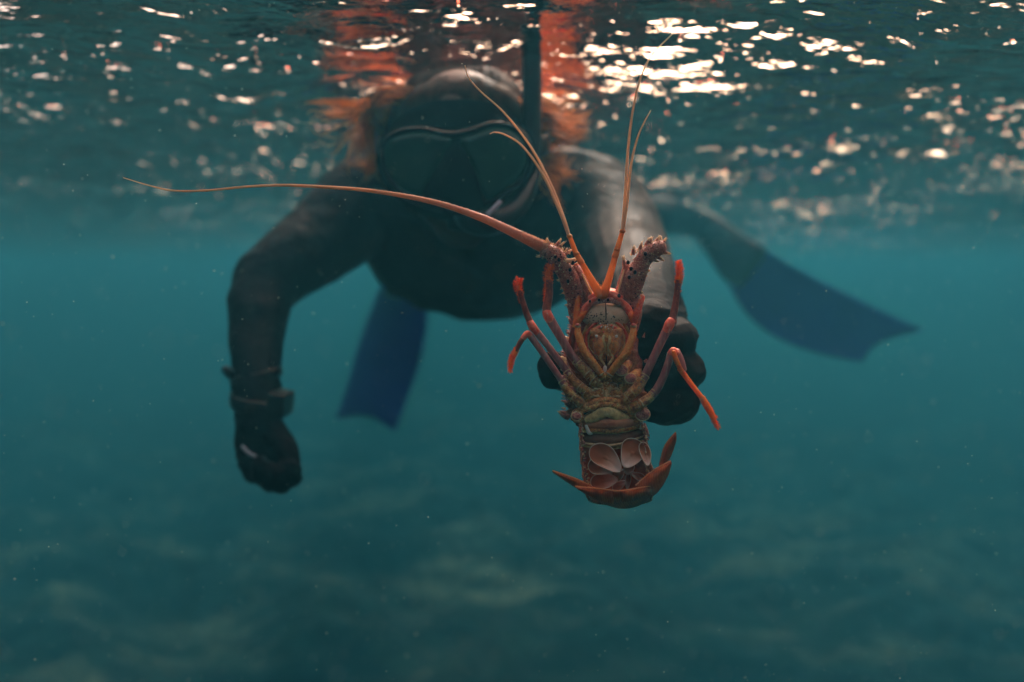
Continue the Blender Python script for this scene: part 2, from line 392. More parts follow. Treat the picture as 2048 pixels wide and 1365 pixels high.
    fing = [[(1285, 668, .59, .0175), (1312, 650, .57, .0172), (1308, 640, .548, .0166), (1299, 640, .530, .0160), (1284, 652, .520, .0145)],
            [(1300, 695, .59, .0178), (1345, 684, .575, .0172), (1356, 676, .555, .0166), (1345, 680, .536, .0160), (1312, 692, .524, .0150), (1292, 698, .522, .0135)],
            [(1305, 735, .588, .0178), (1352, 745, .575, .0175), (1370, 742, .555, .0168), (1356, 744, .536, .0160), (1318, 748, .525, .0150), (1296, 750, .523, .0135)],
            [(1310, 780, .585, .0200), (1340, 798, .572, .0210), (1350, 800, .555, .0200), (1340, 802, .538, .0185), (1312, 804, .528, .0165), (1292, 802, .524, .0145)]]
    for f in fing: S(g, f, seg=14, n=5, ref=UP)
    ball(g, P(1372, 745, .55), .010); ball(g, P(1330, 815, .555), .016)
    S(g, [(1250, 740, .585, .024), (1195, 745, .578, .020), (1150, 748, .565, .0165), (1118, 742, .552, .0150), (1104, 732, .542, .0125)], seg=14, ref=UP)
    S(g, [(1108, 752, .548, .0120), (1096, 738, .543, .0090), (1083, 727, .54, .0035)], seg=10, ref=UP)
    gm = remeshed(g, .0020, 3, 'glove'); displace(gm, creases); go = link('glove', gm, glv, root)
    go['label'] = 'black glove gripping the lobster from behind'

    # ---- wrist watch
    w = MB(); c = P(552, 806, .842)
    ax = Vector((1, -.12, -.05)).normalized(); m = Matrix.Rotation(R(8), 3, 'Y')
    def rbox(mb, c, h, rot, bev=.25):
        b = bmesh.new(); bmesh.ops.create_cube(b, size=2)
        for v in b.verts: v.co = Vector((v.co.x * h[0], v.co.y * h[1], v.co.z * h[2]))
        bmesh.ops.bevel(b, geom=b.edges[:], offset=min(h) * bev, segments=3, affect='EDGES', profile=.6)
        mb.add([Vector(c) + rot @ v.co for v in b.verts], [[v.index for v in f.verts] for f in b.faces]); b.free()
    b = MB(); rbox(b, c + Vector((.006, -.002, 0)), (.011, .020, .0145), m); wo = link('dive_watch', b, rub, root)
    k = MB(); ring = [P(514, 806, .845) + Vector((math.cos(a) * .0300, math.sin(a) * .0300, -.06 * math.cos(a) * .1)) for a in np.linspace(0, 2 * math.pi, 25)]
    sweep(k, ring, [(.0018, .009)] * 25, seg=8, n=1, ref=(0, 0, 1), cap=False); link('watch_strap', k, rub, wo)
    k = MB(); ring = [P(513, 752, .862) + Vector((math.cos(a) * .0300, math.sin(a) * .0300, .006 * math.cos(a))) for a in np.linspace(0, 2 * math.pi, 25)]
    sweep(k, ring, [(.0018, .006)] * 25, seg=8, n=1, ref=(0, 0, 1), cap=False)
    S(k, [(472, 758, .85, .006), (460, 747, .845, .0065), (451, 739, .843, .0055)], seg=10, ref=VIEW); link('cuff_strap', k, rub, root)

    # ---- mask
    def loop(pts, n=6): return spline(pts + [pts[0]], n)[:-1]
    rim = [(765, 300), (775, 280), (805, 264), (845, 261), (885, 269), (915, 270), (948, 262), (985, 250), (1025, 256), (1052, 280), (1060, 322), (1045, 362), (1005, 395),
           (960, 414), (905, 420), (850, 410), (800, 384), (772, 345)]
    rim3 = [(x, y, .705 + ((x - 912) / 150) ** 2 * .018) for x, y in rim]
    bk = [(778, 305), (792, 268), (820, 228), (868, 203), (912, 195), (955, 196), (1000, 210), (1035, 240), (1054, 280), (1062, 325), (1050, 372), (1010, 408), (960, 424),
          (905, 428), (850, 420), (806, 396), (782, 360), (774, 330)]
    bk = [bk[(i) % 18] for i in range(18)]
    bk3 = [(x, y, .765 + ((x - 915) / 150) ** 2 * .045) for x, y in bk]
    A = [P(*q) for q in loop(rim3)]; B = [P(*q) for q in loop(bk3)]; n = len(A); sk = MB()
    vs = []; Lr = 7
    cen = sum(A, Vector()) / n
    for j in range(Lr + 1):
        t_ = j / Lr
        for i in range(n):
            p = A[i].lerp(B[i], t_); out = (p - cen); out -= VIEW * out.dot(VIEW); p = p + out.normalized() * (.010 * math.sin(math.pi * t_)); vs.append(p)
    sk.add(vs, [(j * n + i, j * n + (i + 1) % n, (j + 1) * n + (i + 1) % n, (j + 1) * n + i) for j in range(Lr) for i in range(n)])
    # nose pocket
    sweep(sk, [P(912, 288, .714), P(911, 325, .700), P(909, 365, .690), P(907, 396, .700), P(907, 412, .715)], [(.006, .006), (.013, .011), (.0235, .018), (.029, .016), (.026, .008)], seg=18, ref=VIEW)
    skirt = NT('mask_silicone').bsdf((.003, .0025, .003), .8, None, 0)
    mo = link('diving_mask', sk, skirt, root); md = mo.modifiers.new('s', 'SOLIDIFY'); md.thickness = .002
    fr = MB(); AA = A + [A[0]]
    sweep(fr, AA, [(.0036, .0050)] * len(AA), seg=8, n=1, ref=VIEW, cap=False)
    link('mask_frame', fr, NT('mask_frame_plastic').bsdf((.005, .004, .005), .3, None, .35), mo)
    t = NT('mask_glass'); n1 = t.tex(25, 2, .5)
    lensm = t.bsdf(t.ramp(n1, [(.3, (.010, .036, .026)), (.7, (.016, .055, .038))]), .06, None, .5)
    for s_ in (-1, 1):
        if s_ < 0: pl = [(772, 300), (783, 281), (810, 271), (850, 268), (890, 276), (903, 280), (899, 300), (880, 330), (862, 362), (842, 394), (805, 378), (778, 342)]
        else: pl = [(921, 279), (950, 270), (988, 258), (1022, 263), (1045, 285), (1052, 320), (1038, 356), (1002, 386), (972, 400), (955, 362), (940, 326), (923, 298)]
        q = loop([(x, y, .7035 + ((x - 912) / 150) ** 2 * .018) for x, y in pl], 4); vs = [P(*z) for z in q]; c = sum(vs, Vector()) / len(vs)
        l = MB(); m_ = len(vs); allv = [c - VIEW * .0015]; fs = []
        for j in range(1, 5):
            allv += [c.lerp(v, j / 4) - VIEW * .0015 * (1 - (j / 4) ** 2) for v in vs]
        fs = [(0, 1 + i, 1 + (i + 1) % m_) for i in range(m_)] + [(1 + j * m_ + i, 1 + j * m_ + (i + 1) % m_, 1 + (j + 1) * m_ + (i + 1) % m_, 1 + (j + 1) * m_ + i)[::-1] for j in range(3) for i in range(m_)]
        l.add(allv, fs); lo = link('lens', l, lensm, mo); md = lo.modifiers.new('s', 'SOLIDIFY'); md.thickness = .003
    st = MB(); S(st, [(776, 300, .765, .003, .011), (757, 292, .80, .003, .012), (757, 285, .86, .003, .013), (800, 275, .935, .003, .014), (925, 270, .965, .003, .016), (1050, 275, .935, .003, .014),
                      (1090, 285, .86, .003, .013), (1086, 292, .80, .003, .012), (1062, 300, .765, .003, .011)], seg=10, ref=UP, n=6)
    link('mask_strap', st, rub, mo)

    # ---- snorkel
    s = MB(); S(s, [(1064, -90, .80, .0105), (1064, 60, .785, .0110), (1064, 200, .775, .0112), (1062, 320, .765, .0112), (1052, 380, .745, .0112), (1022, 425, .722, .0125), (980, 446, .705, .0135), (945, 444, .704, .0125), (925, 432, .722, .010)], seg=16, ref=VIEW)
    S(s, [(1064, 20, .7852, .0135), (1064, 50, .7842, .0135)], seg=16, ref=VIEW)
    so = link('snorkel', s, rub, root)
    k = MB(); S(k, [(900, 430, .7325, .016, .004), (925, 430, .7265, .018, .008), (950, 430, .7325, .016, .004)], seg=12, ref=VIEW); link('mouthpiece', k, rub, so)
    k = MB(); sweep(k, [P(975, 430, .6905), P(988, 417, .692), P(1001, 404, .694)], [(.0024, .0014)] * 3, seg=8, ref=VIEW)
    link('snorkel_glint', k, NT('painted_glint').bsdf((.42, .38, .44), .4), so)  # pale strip modelled as the glint on the tube

    # ---- hair: scalp layer and floating locks
    h = MB()
    def scalp(d): return 1 + .03 * mnoise.noise(d * 7)
    ball(h, P(925, 298, .862), (.0980, .096, .1075), seg=30, rings=20, fn=scalp)
    ball(h, P(925, 243, .812), (.078, .060, .052), seg=26, rings=16, fn=lambda d: 1 + .05 * mnoise.noise(Vector((d.x * 9, d.y * 3, d.z * 2))))  # dark cap added over the forehead to dim its sunlit skin
    rh = random.Random(5)
    def strand(p0, dirs, L, r, off=Vector((3, 1, 7)), curl=.8):
        p = Vector(p0); pts = [p.copy()]; v = Vector(dirs).normalized(); n_ = 10; ph = Vector((rh.random() * 9, rh.random() * 9, rh.random() * 9))
        for i in range(n_):
            nz = mnoise.noise_vector(p * 21 + off) * curl + mnoise.noise_vector(p * 40 + ph) * .13
            v = (v + nz).normalized(); p = p + v * L / n_
            if p.z > -.020: p.z = -.020; v.z = -abs(v.z) * .3
            pts.append(p.copy())
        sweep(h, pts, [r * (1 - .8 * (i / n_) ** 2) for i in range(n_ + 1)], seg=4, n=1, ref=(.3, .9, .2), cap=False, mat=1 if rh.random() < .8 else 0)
    for sd in (-1, 1):                      # floating locks on both sides of the head
        for k in range(30):
            a = (k + rh.random()) / 30; off = Vector((rh.random() * 2 + sd * 5, 1, rh.random() * 2)); dz = rh.gauss(0, .12)
            x0, y0 = (784, 190 + a * 115) if sd < 0 else (1070, 185 + a * 150)
            L = rh.uniform(.075, .150) * (1.0 - .5 * a) if sd < 0 else rh.uniform(.045, .085)
            up_ = (.22 - a * .45) if sd < 0 else (.30 - a * .95)
            dep = .83 + rh.random() * .12; yy = rh.uniform(-.3, .4)
            for j in range(34):
                strand(P(x0 + rh.gauss(0, 7), y0 + rh.gauss(0, 5), dep + rh.gauss(0, .006)), (sd, yy + rh.gauss(0, .05), up_ + dz + rh.gauss(0, .06)), L * rh.uniform(.7, 1.1), rh.uniform(.0004, .00075), off)
    for i in range(240):          # strands lying over the brow and crown
        x = rh.uniform(800, 1060); p0 = P(x, 175 + (x - 925) ** 2 * .0022, .80)
        strand(p0, ((x - 925) / 90, -.2, .1), rh.uniform(.02, .05), .0006)
    t = NT('shaded_auburn_hair'); n1 = t.tex(160, 3, .6, stretch=(1, 1, .3)); dk = t.bsdf(t.ramp(n1, [(.3, (.014, .006, .004)), (.7, (.055, .021, .011))]), .5, t.bump(n1, .5, .002), .05)  # shaded copy of the hair, shade put into its dark tone
    t = NT('backlit_auburn_hair'); lt = t.bsdf((.66, .30, .08), .45, None, .3, trans=.5, trans_col=(1, .54, .16))  # lit copy for loose strands, backlight put into the bright orange
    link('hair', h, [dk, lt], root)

    # ---- fins
    t = NT('blue_fin_blade'); n1 = t.tex(9, 3, .6); blade_m = t.bsdf(t.ramp(n1, [(.3, (.006, .020, .19)), (.7, (.010, .032, .25))]), .35, t.bump(n1, .4, .01), .2, trans=.2, trans_col=(.01, .04, .45))
    def fin(pocket, eA, eB, notch, label, ribs=True):
        b = MB(); S(b, pocket, seg=18, ref=VIEW); fo = link('fin', b, rub, root); fo['label'] = label
        a_ = spline(eA, 5); b_ = spline(eB, 5); N = len(a_); M = 16; bl = MB(); top = []; bot = []
        for i in range(N):
            for j in range(M + 1):
                u = j / M; t_ = i / (N - 1); tt_ = t_ * (1 - notch * math.sin(math.pi * u) ** 1.5); f = tt_ * (N - 1); i0 = min(int(f), N - 2); fr_ = f - i0
                pa = P(*(a_[i0] * (1 - fr_) + a_[i0 + 1] * fr_)); pb = P(*(b_[i0] * (1 - fr_) + b_[i0 + 1] * fr_)); p = pa.lerp(pb, u)
                th = .0022 + .006 * (math.exp(-((u) / .05) ** 2) + math.exp(-((1 - u) / .05) ** 2)) * (1 - .75 * t_) + .002 * math.exp(-((u - .35) / .03) ** 2) * (1 - t_) + .002 * math.exp(-((u - .65) / .03) ** 2) * (1 - t_)
                c_ = VIEW * (.02 * math.sin(math.pi * u) + .05 * math.sin(t_ * 2.5))
                top.append(p + c_ - VIEW * th); bot.append(p + c_ + VIEW * th)
        K = N * (M + 1); w_ = M + 1; fs = []
        for i in range(N - 1):
            for j in range(M):
                q = (i * w_ + j, i * w_ + j + 1, (i + 1) * w_ + j + 1, (i + 1) * w_ + j); fs.append(q); fs.append(tuple(x + K for x in q[::-1]))
        edge = [(0, j) for j in range(M)] + [(i, M) for i in range(N - 1)] + [(N - 1, j) for j in range(M, 0, -1)] + [(i, 0) for i in range(N - 1, 0, -1)]
        ids = [i * w_ + j for i, j in edge]
        for x, y in zip(ids, ids[1:] + ids[:1]): fs.append((x, x + K, y + K, y))
        bl.add(top + bot, fs); link('blade', bl, blade_m, fo)
    fin([(1388, 446, 2.17, .046), (1412, 455, 2.16, .050, .045), (1445, 485, 2.13, .062, .040), (1480, 520, 2.10, .078, .026), (1505, 538, 2.09, .074, .014)],
        [(1492, 478, 2.10), (1531, 498, 2.10), (1620, 545, 2.11), (1700, 583, 2.12), (1785, 625, 2.12), (1858, 660, 2.12)],
        [(1432, 530, 2.10), (1468, 578, 2.10), (1508, 632, 2.10), (1565, 675, 2.11), (1645, 706, 2.12), (1732, 725, 2.12)], .05, 'blue-bladed fin spreading sideways on the outstretched leg')
    fin([(812, 530, 2.30, .045), (815, 545, 2.27, .055, .05), (812, 570, 2.22, .075, .03), (808, 590, 2.2, .078, .014)],
        [(772, 545, 2.18), (752, 590, 2.17), (722, 660, 2.15), (704, 715, 2.13), (690, 770, 2.12), (668, 838, 2.1)],
        [(852, 560, 2.18), (852, 615, 2.17), (846, 680, 2.15), (830, 742, 2.13), (810, 798, 2.12), (787, 864, 2.1)], .04, 'blue-bladed fin hanging straight down below the chest')
build_diver()
# ------------------------------------------------------------------ the lobster (belly towards the camera)
def build_lobster():
    D0 = .50; K = D0 / 1365.3                      # metres per photo pixel at the lobster
    def Q(x, y, z=0.0): return P(x, y, D0 + z)
    root = thing('spiny_lobster', Q(1212, 720, .02), 'orange and purple spiny lobster held up belly outwards with one broken antenna', 'lobster')
    rl = random.Random(21)
    def W(mb, pts, r, seg=12, n=5, mat=0, flat=.85, **k):      # sweep in lobster pixels, radii in pixels
        return sweep(mb, [Q(*p) for p in pts], [(a * K, a * K * flat) if not isinstance(a, tuple) else (a[0] * K, a[1] * K) for a in r], seg=seg, n=n, mat=mat, ref=VIEW, **k)
    shell = mottled('plum_shell', (.13, .030, .035), (.28, .075, .065), (.42, .17, .13), 330, .38, .8, .0009, c4=(.50, .22, .14), spec=.5)
    belly = mottled('mottled_belly', (.12, .034, .012), (.40, .165, .050), (.66, .36, .12), 300, .34, .9, .0009, c4=(.16, .06, .03), gain=1.8)
    belly_pale = mottled('pale_belly_plate', (.26, .19, .07), (.42, .32, .13), (.52, .41, .19), 160, .42, .5, .0006, c4=(.24, .17, .08), gain=1.7)
    memb = mottled('pale_joint_membrane', (.30, .19, .085), (.42, .29, .14), (.54, .40, .22), 260, .4, .4, .0004)
    purple = mottled('mauve_leg_shell', (.12, .030, .032), (.20, .055, .052), (.27, .095, .08), 130, .30, .3, .0004, stretch=(1, 1, .25), c4=(.32, .14, .12), spec=.8)
    red = mottled('red_joint_shell', (.36, .028, .015), (.52, .07, .035), (.55, .17, .10), 170, .32, .3, .0004)
    dark = mottled('dark_maroon_shell', (.045, .010, .010), (.11, .022, .014), (.20, .045, .02), 180, .32, .3, .0004, stretch=(1, 1, .3), trans=.12, tcol=(.5, .08, .02))
    orange = mottled('orange_claw_shell', (.50, .05, .008), (.72, .12, .012), (.85, .26, .03), 200, .36, .4, .0005, trans=.3, tcol=(.95, .20, .02))
    hairm = NT('orange_setae').bsdf((.80, .14, .015), .5, None, .3, trans=.5, trans_col=(1.0, .24, .02))
    goldm = NT('golden_setae').bsdf((.72, .36, .10), .5, None, .3, trans=.45, trans_col=(1, .55, .15))
    t = NT('antennule_shell'); n1 = t.tex(120, 3, .5); antm = t.bsdf(t.ramp(n1, [(.3, (.55, .13, .03)), (.7, (.80, .34, .09))]), .35, None, .5, trans=.35, trans_col=(1, .45, .10))
    flagm = NT('straw_flagellum').bsdf((.80, .52, .30), .4, None, .5, trans=.35, trans_col=(1, .66, .38))
    blackm = NT('spine_dark').bsdf((.012, .008, .016), .35)
    palem = NT('pale_spine_tip').bsdf((.80, .55, .30), .4, None, .5, trans=.25, trans_col=(1, .6, .25))
    white = NT('white_tubercle').bsdf((.75, .68, .55), .3)

    def setae(mb, path, r, length, n, mat=1, side=None, lean=.3, th=.0002, tmin=0, tmax=1):
        """bristles standing out round a limb; side: prefer one image side"""
        p = spline([list(Q(*q)) for q in path], 8)
        for _ in range(n):
            f = (tmin + (tmax - tmin) * rl.random()) * (len(p) - 1.001); i = int(f); c = Vector(p[i] + (p[i + 1] - p[i]) * (f - i)); tg = Vector(p[i + 1] - p[i]).normalized()
            w = tg.cross(VIEW).normalized(); a = rl.gauss(0, .75) if side else rl.uniform(0, 2 * math.pi)
            if side is None and rl.random() < .75: a = rl.choice((0, math.pi)) + rl.gauss(0, .5)
            d = (w * math.cos(a) * (side or 1) - VIEW * abs(math.sin(a)) * .8).normalized()
            rr = r * K * (1 - .35 * f / len(p)); L = length * K * rl.uniform(.5, 1.1) * (.55 + .45 * math.sin(math.pi * min(1, max(0, f / len(p)))))
            cone(mb, c + d * rr * .8, c + d * (rr + L * .9) + tg * L * (lean + .9 * (f / len(p)) ** 4), th, seg=4, mat=mat)

    # ---- carapace: plum shell behind, spiny along its sides
    c = MB()
    def Wc(pts): sweep(c, [Q(*p[:3]) for p in pts], [(p[3] * K, p[4] * K) for p in pts], seg=34, n=6, ref=VIEW)
    Wc([(1211, 598, .018, 34, 30), (1211, 620, .020, 60, 42), (1210, 650, .024, 73, 54), (1210, 700, .027, 79, 62), (1213, 750, .028, 84, 66), (1214, 795, .027, 87, 62), (1214, 830, .023, 70, 50), (1216, 848, .02, 60, 40)])
    me = remeshed(c, .0011, 3, 'carapace')
    displace(me, lambda p, n: .0009 * max(0, mnoise.noise(p * 330)) + .0006 * mnoise.noise(p * 90))
    co = link('carapace', me, shell, root)
    sp = MB()
    for i in range(340):
        y = rl.uniform(612, 838); a = rl.uniform(-.25, math.pi + .25); hw = 78 if y < 700 else 86
        if y < 650: hw = 50 + (y - 612) * .6
        x = 1212 + math.cos(a) * hw; z = .026 + math.sin(a) * .0225
        b = Q(x, y, z); ctr = Q(1212, y, .024); d = (b - ctr).normalized()
        L = rl.choice((.0015, .002, .003, .0045)) * rl.uniform(.7, 1.2)
        cone(sp, b - d * .002, b + d * L + UP * L * .6, L * .42 + .0003, seg=6, mat=0 if rl.random() < .7 else 1)
    for x, y, dx, dy, L in ((1142, 648, -7, -14, 1), (1140, 668, -7, -5, 1), (1137, 684, -7, -4, 1), (1136, 700, -6, -4, 1), (1148, 640, -8, -12, 1), (1283, 672, 7, -8, 1), (1285, 700, 7, -5, 1), (1287, 722, 7, -4, 1)):
        cone(sp, Q(x + 4, y + 2, .012), Q(x + dx, y + dy, .010), 5 * K, mat=0)
    link('carapace_spines', sp, [shell, palem], co)
    e = MB()
    for sx in (-1, 1):
        ball(e, Q(1211 + sx * 34, 596, .034), .0042, mat=0); sweep(e, [Q(1211 + sx * 20, 612, .03), Q(1211 + sx * 32, 600, .034)], [.003, .0032], seg=10)
    link('eye_stalks', e, NT('glossy_black_eye').bsdf((.01, .008, .008), .08), co)

    # ---- breast plate between the legs
    s = MB()
    W(s, [(1212, 690, .0055), (1212, 730, .0050), (1212, 780, .0045), (1213, 815, .0045), (1214, 846, .007)], [(58, 9), (66, 10), (78, 11), (80, 12), (64, 10)], seg=36, n=12, mat=6, fn=lambda t_, a_: 1 + .05 * math.sin(t_ * 60))
    W(s, [(1211, 742, 0), (1211, 760, -.002), (1211, 778, -.001)], [6, 9, 14], mat=0, flat=.6)
    W(s, [(1212, 770, .004), (1213, 795, .003), (1213, 822, .004), (1214, 846, .008)], [(28, 10), (46, 14), (62, 16), (60, 14)], seg=26, mat=0)
    for sx in (-1, 1):
        X = lambda v: 1212 + sx * v
        for (x, y, r) in ((15, 772, 9), (17, 786, 10), (34, 800, 9), (20, 801, 9), (8, 762, 5), (27, 786, 6), (45, 812, 7)):
            ball(s, Q(X(x), y, -.0015), (r * K, .0022, r * K * .8), rot=Matrix.Rotation(.3 * sx, 3, 'Y'), seg=14, rings=9, mat=0)
        W(s, [(X(3), 762, -.0025), (X(7), 776, -.003), (X(4), 792, -.003)], [2.5, 3.2, 2.2], mat=1)
        W(s, [(X(8), 780, -.003), (X(20), 778, -.003), (X(28), 782, -.002)], [1.6, 2.4, 1.6], mat=1)
        W(s, [(X(10), 794, -.0035), (X(24), 793, -.0035), (X(36), 797, -.002)], [1.6, 2.2, 1.6], mat=1)
        W(s, [(X(29), 770, -.001), (X(31), 790, -.002), (X(42), 806, -.001), (X(58), 818, .001)], [3, 3.6, 3.6, 3], mat=0)
        W(s, [(X(52), 818, -.001), (X(62), 830, .001), (X(60), 842, .004)], [7, 8, 6], mat=0)
    W(s, [(1212, 783, -.004), (1212, 797, -.004)], [3.4, 2.6], mat=1); ball(s, Q(1210, 738, -.0045), (4 * K, .0014, 7 * K), mat=4)
    W(s, [(1160, 815, 0), (1185, 806, -.0025), (1212, 800, -.0035), (1240, 806, -.0025), (1266, 815, 0)], [(5, 4), (7, 6), (7, 6), (7, 6), (5, 4)], mat=0)
    W(s, [(1158, 825, 0), (1184, 815, -.003), (1212, 808, -.004), (1240, 814, -.003), (1268, 824, 0)], [(5, 4), (7, 5), (7, 5), (7, 5), (5, 4)], mat=2)
    W(s, [(1172, 841, .000), (1192, 833, -.003), (1213, 823, -.0042), (1236, 832, -.003), (1256, 839, .000)], [(7, 4), (10.5, 4), (11, 4), (10.5, 4), (7, 4)], mat=3)
    W(s, [(1162, 833, .001), (1180, 822, -.0025), (1212, 813.5, -.0042), (1246, 821, -.0025), (1264, 832, .001)], [1.3, 1.6, 1.6, 1.6, 1.3], mat=5)
    W(s, [(1168, 822, .001), (1188, 811, -.0035), (1212, 804, -.0045), (1238, 810, -.0035), (1260, 820, .001)], [1.1, 1.3, 1.3, 1.3, 1.1], mat=1)
    for _ in range(100):
        y = rl.uniform(765, 846); hw_ = 14 + (y - 765) * .68; x = 1212 + rl.uniform(-1, 1) * hw_
        if y > 815 and abs(x - 1212) < 44: continue
        ball(s, Q(x, y, -.0015 - .0022 * (1 - ((x - 1212) / hw_) ** 2)), (rl.uniform(1.4, 4.2) * K, rl.uniform(.0006, .0014), rl.uniform(1.2, 3.6) * K), seg=8, rings=6, mat=rl.choice((0, 0, 1, 2)))
    s_me = s.mesh('breast_plate'); link('breast_plate', s_me, [belly, memb, belly, belly_pale, white, blackm, mottled('brown_side_lining', (.05, .015, .008), (.14, .05, .022), (.26, .12, .05), 260, .4, .9, .0010)], root)

    # ---- legs
    def leg(segs, tip=None, hairs=None, label=None):
        m = MB()
        for pts, r, mt in segs:
            W(m, pts, r, mat=mt, seg=14, flat=.9)
            if mt in (0,):       # raised pale rims where the short basal joints meet
                a = Vector(pts[-1]); b_ = Vector(pts[-2]); d = (a - b_); d.z = 0
                if d.length: d.normalize()
                nrm = Vector((-d.y, d.x, 0)); rr = r[-1]
                for f in (.0, .42):
                    q = a.lerp(b_, f)
                    arc = [q + nrm * rr * 1.02 * math.cos(t_) + Vector((0, 0, -rr * K * .98 * math.sin(t_))) + d * 2.6 * math.sin(t_) for t_ in np.linspace(0, math.pi, 7)]
                    W(m, [tuple(v) for v in arc], [1.0, 1.3, 1.5, 1.5, 1.5, 1.3, 1.0], seg=6, n=2, mat=1)
                for _ in range(7):
                    th = rl.uniform(.3, math.pi - .3); g_ = rl.uniform(.1, .7); q2 = a.lerp(b_, g_) + nrm * rr * math.cos(th) + Vector((0, 0, -rr * K * .85 * math.sin(th)))
                    ball(m, Q(*q2), (rl.uniform(1.2, 3.4) * K, .0009, rl.uniform(1.2, 3) * K), seg=7, rings=5, mat=rl.choice((0, 0, 1, 2)))
        o = link('leg', m, [belly, memb, purple, red, dark, orange], root)
        if label: o['label'] = label
        if tip:
            k = MB(); W(k, tip[0], tip[1], mat=0, seg=12, flat=.8)
            for h_ in (hairs or []): setae(k, *h_)
            link('leg_tip', k, [orange, hairm], o)
        return o
    # left of picture
    leg([([(1202, 772, .002), (1188, 760, -.003)], [13, 13], 0), ([(1190, 762, -.003), (1176, 748, -.006)], [12, 10.5], 0), ([(1179, 751, -.005), (1164, 735, -.008), (1152, 722, -.009)], [10.5, 10, 9], 0),
         ([(1156, 727, -.009), (1140, 706, -.011), (1116, 666, -.012), (1096, 632, -.012)], [8.6, 8.4, 8.6, 9.6], 2), ([(1104, 646, -.0125), (1097, 634, -.0125), (1093, 624, -.012)], [7.5, 9.6, 8.8], 3),
         ([(1093, 626, -.012), (1094, 612, -.011), (1098, 590, -.009), (1098, 564, -.008)], [8.6, 8.6, 7.8, 7.4], 4)],
        ([(1098, 566, -.008), (1096, 548, -.008), (1101, 530, -.009)], [6.4, 5.4, 1.8]),
        [([(1098, 570, -.008), (1096, 548, -.008), (1101, 530, -.009)], 6.5, 9, 230), ([(1096, 605, -.008), (1098, 566, -.008)], 7.4, 8, 110, 1, 1)])
    leg([([(1186, 795, .002), (1172, 785, -.003)], [12, 11.5], 0), ([(1174, 786, -.003), (1160, 774, -.006)], [10.5, 9.5], 0), ([(1162, 775, -.006), (1147, 761, -.008), (1134, 744, -.009)], [9.5, 8.6, 7.6], 0),
         ([(1138, 749, -.009), (1122, 727, -.011), (1094, 690, -.012), (1067, 656, -.012)], [7, 6.6, 6.8, 7.6], 2), ([(1075, 667, -.0125), (1066, 655, -.0125), (1060, 645, -.012)], [6.4, 8, 7.2], 3),
         ([(1061, 646, -.012), (1052, 625, -.011), (1045, 602, -.010), (1040, 584, -.009)], [6.6, 6.2, 5.4, 5.2], 4)],
        ([(1040, 586, -.009), (1035, 570, -.009), (1039, 557, -.009)], [5, 4.4, 1.5]),
        [([(1041, 590, -.009), (1035, 570, -.009), (1039, 557, -.009)], 5, 8.5, 210), ([(1046, 606, -.009), (1040, 586, -.009)], 5, 7, 60, 1, 1)])
    leg([([(1172, 812, .003), (1158, 804, -.002)], [12, 11], 0), ([(1160, 805, -.003), (1147, 795, -.006)], [10, 9.5], 0), ([(1149, 797, -.006), (1136, 783, -.008), (1124, 764, -.009)], [9, 8.4, 7.2], 0),
         ([(1128, 770, -.009), (1112, 745, -.011), (1085, 706, -.012), (1061, 672, -.012)], [6.6, 6.2, 6.2, 7], 2),
         ([(1062, 674, -.012), (1055, 668, -.013), (1046, 677, -.0135)], [6.6, 6.6, 5.6], 3), ([(1053, 669, -.013), (1041, 684, -.0135), (1032, 702, -.0135)], [5.2, 5.0, 4.6], 4)],
        ([(1033, 699, -.0135), (1023, 720, -.0135), (1020, 747, -.0135)], [5, 4.8, 1.0]),
        [([(1034, 697, -.0135), (1023, 720, -.0135), (1020, 744, -.0135)], 5, 5, 200)])
    leg([([(1194, 752, .006), (1176, 742, .004)], [10, 9], 0), ([(1176, 744, .004), (1150, 735, .001), (1139, 714, -.002)], [8, 7.6, 6.8], 4), ([(1139, 716, -.002), (1143, 688, -.006), (1149, 650, -.008)], [6.8, 7, 5.8], 4)],
        ([(1149, 654, -.008), (1155, 641, -.010), (1172, 623, -.011)], [6.6, 4.6, 1.8]), [([(1149, 652, -.008), (1154, 641, -.01), (1170, 626, -.011)], 4, 4.5, 90)], label='dark folded foreleg with an orange hooked tip')
    # cut-short basal joints facing the camera
    def stump(pts, r, disc, dr):
        m = MB(); W(m, pts, r, seg=16, mat=0)
        ring = [(disc[0] + dr * math.cos(t_), disc[1] + dr * .86 * math.sin(t_), disc[2]) for t_ in np.linspace(0, 2 * math.pi, 17)]
        ball(m, Q(disc[0], disc[1], disc[2] + .0006), (dr * K, .0022, dr * K * .86), mat=2, seg=18)
        W(m, ring, [1.3] * 17, seg=6, n=1, mat=1, cap=False)
        o = link('leg', m, [belly, memb, shell, red], root); return o
    a = stump([(1160, 800, .004), (1144, 786, -.001)], [13, 14], (1143, 783, -.006), 11.5)
    a = stump([(1172, 834, .006), (1156, 832, .001)], [13, 14], (1153, 833, -.003), 10)
    a = stump([(1228, 762, .003), (1240, 748, -.002)], [13, 15], (1243, 741, -.0075), 12.5)
    m = MB(); W(m, [(1246, 742, 0), (1258, 728, .004), (1268, 735, .016)], [12, 9, 7], mat=0); link('leg_shank', m, [belly], a)
    a = stump([(1246, 778, .003), (1258, 764, -.002)], [12, 13], (1261, 757, -.007), 11.5)
    m = MB(); W(m, [(1264, 758, 0), (1275, 745, .005), (1283, 752, .016)], [11, 8.5, 6], mat=0); link('leg_shank', m, [belly], a)
    a = stump([(1262, 832, .004), (1280, 832, .000)], [12, 14], (1285, 829, -.004), 15)
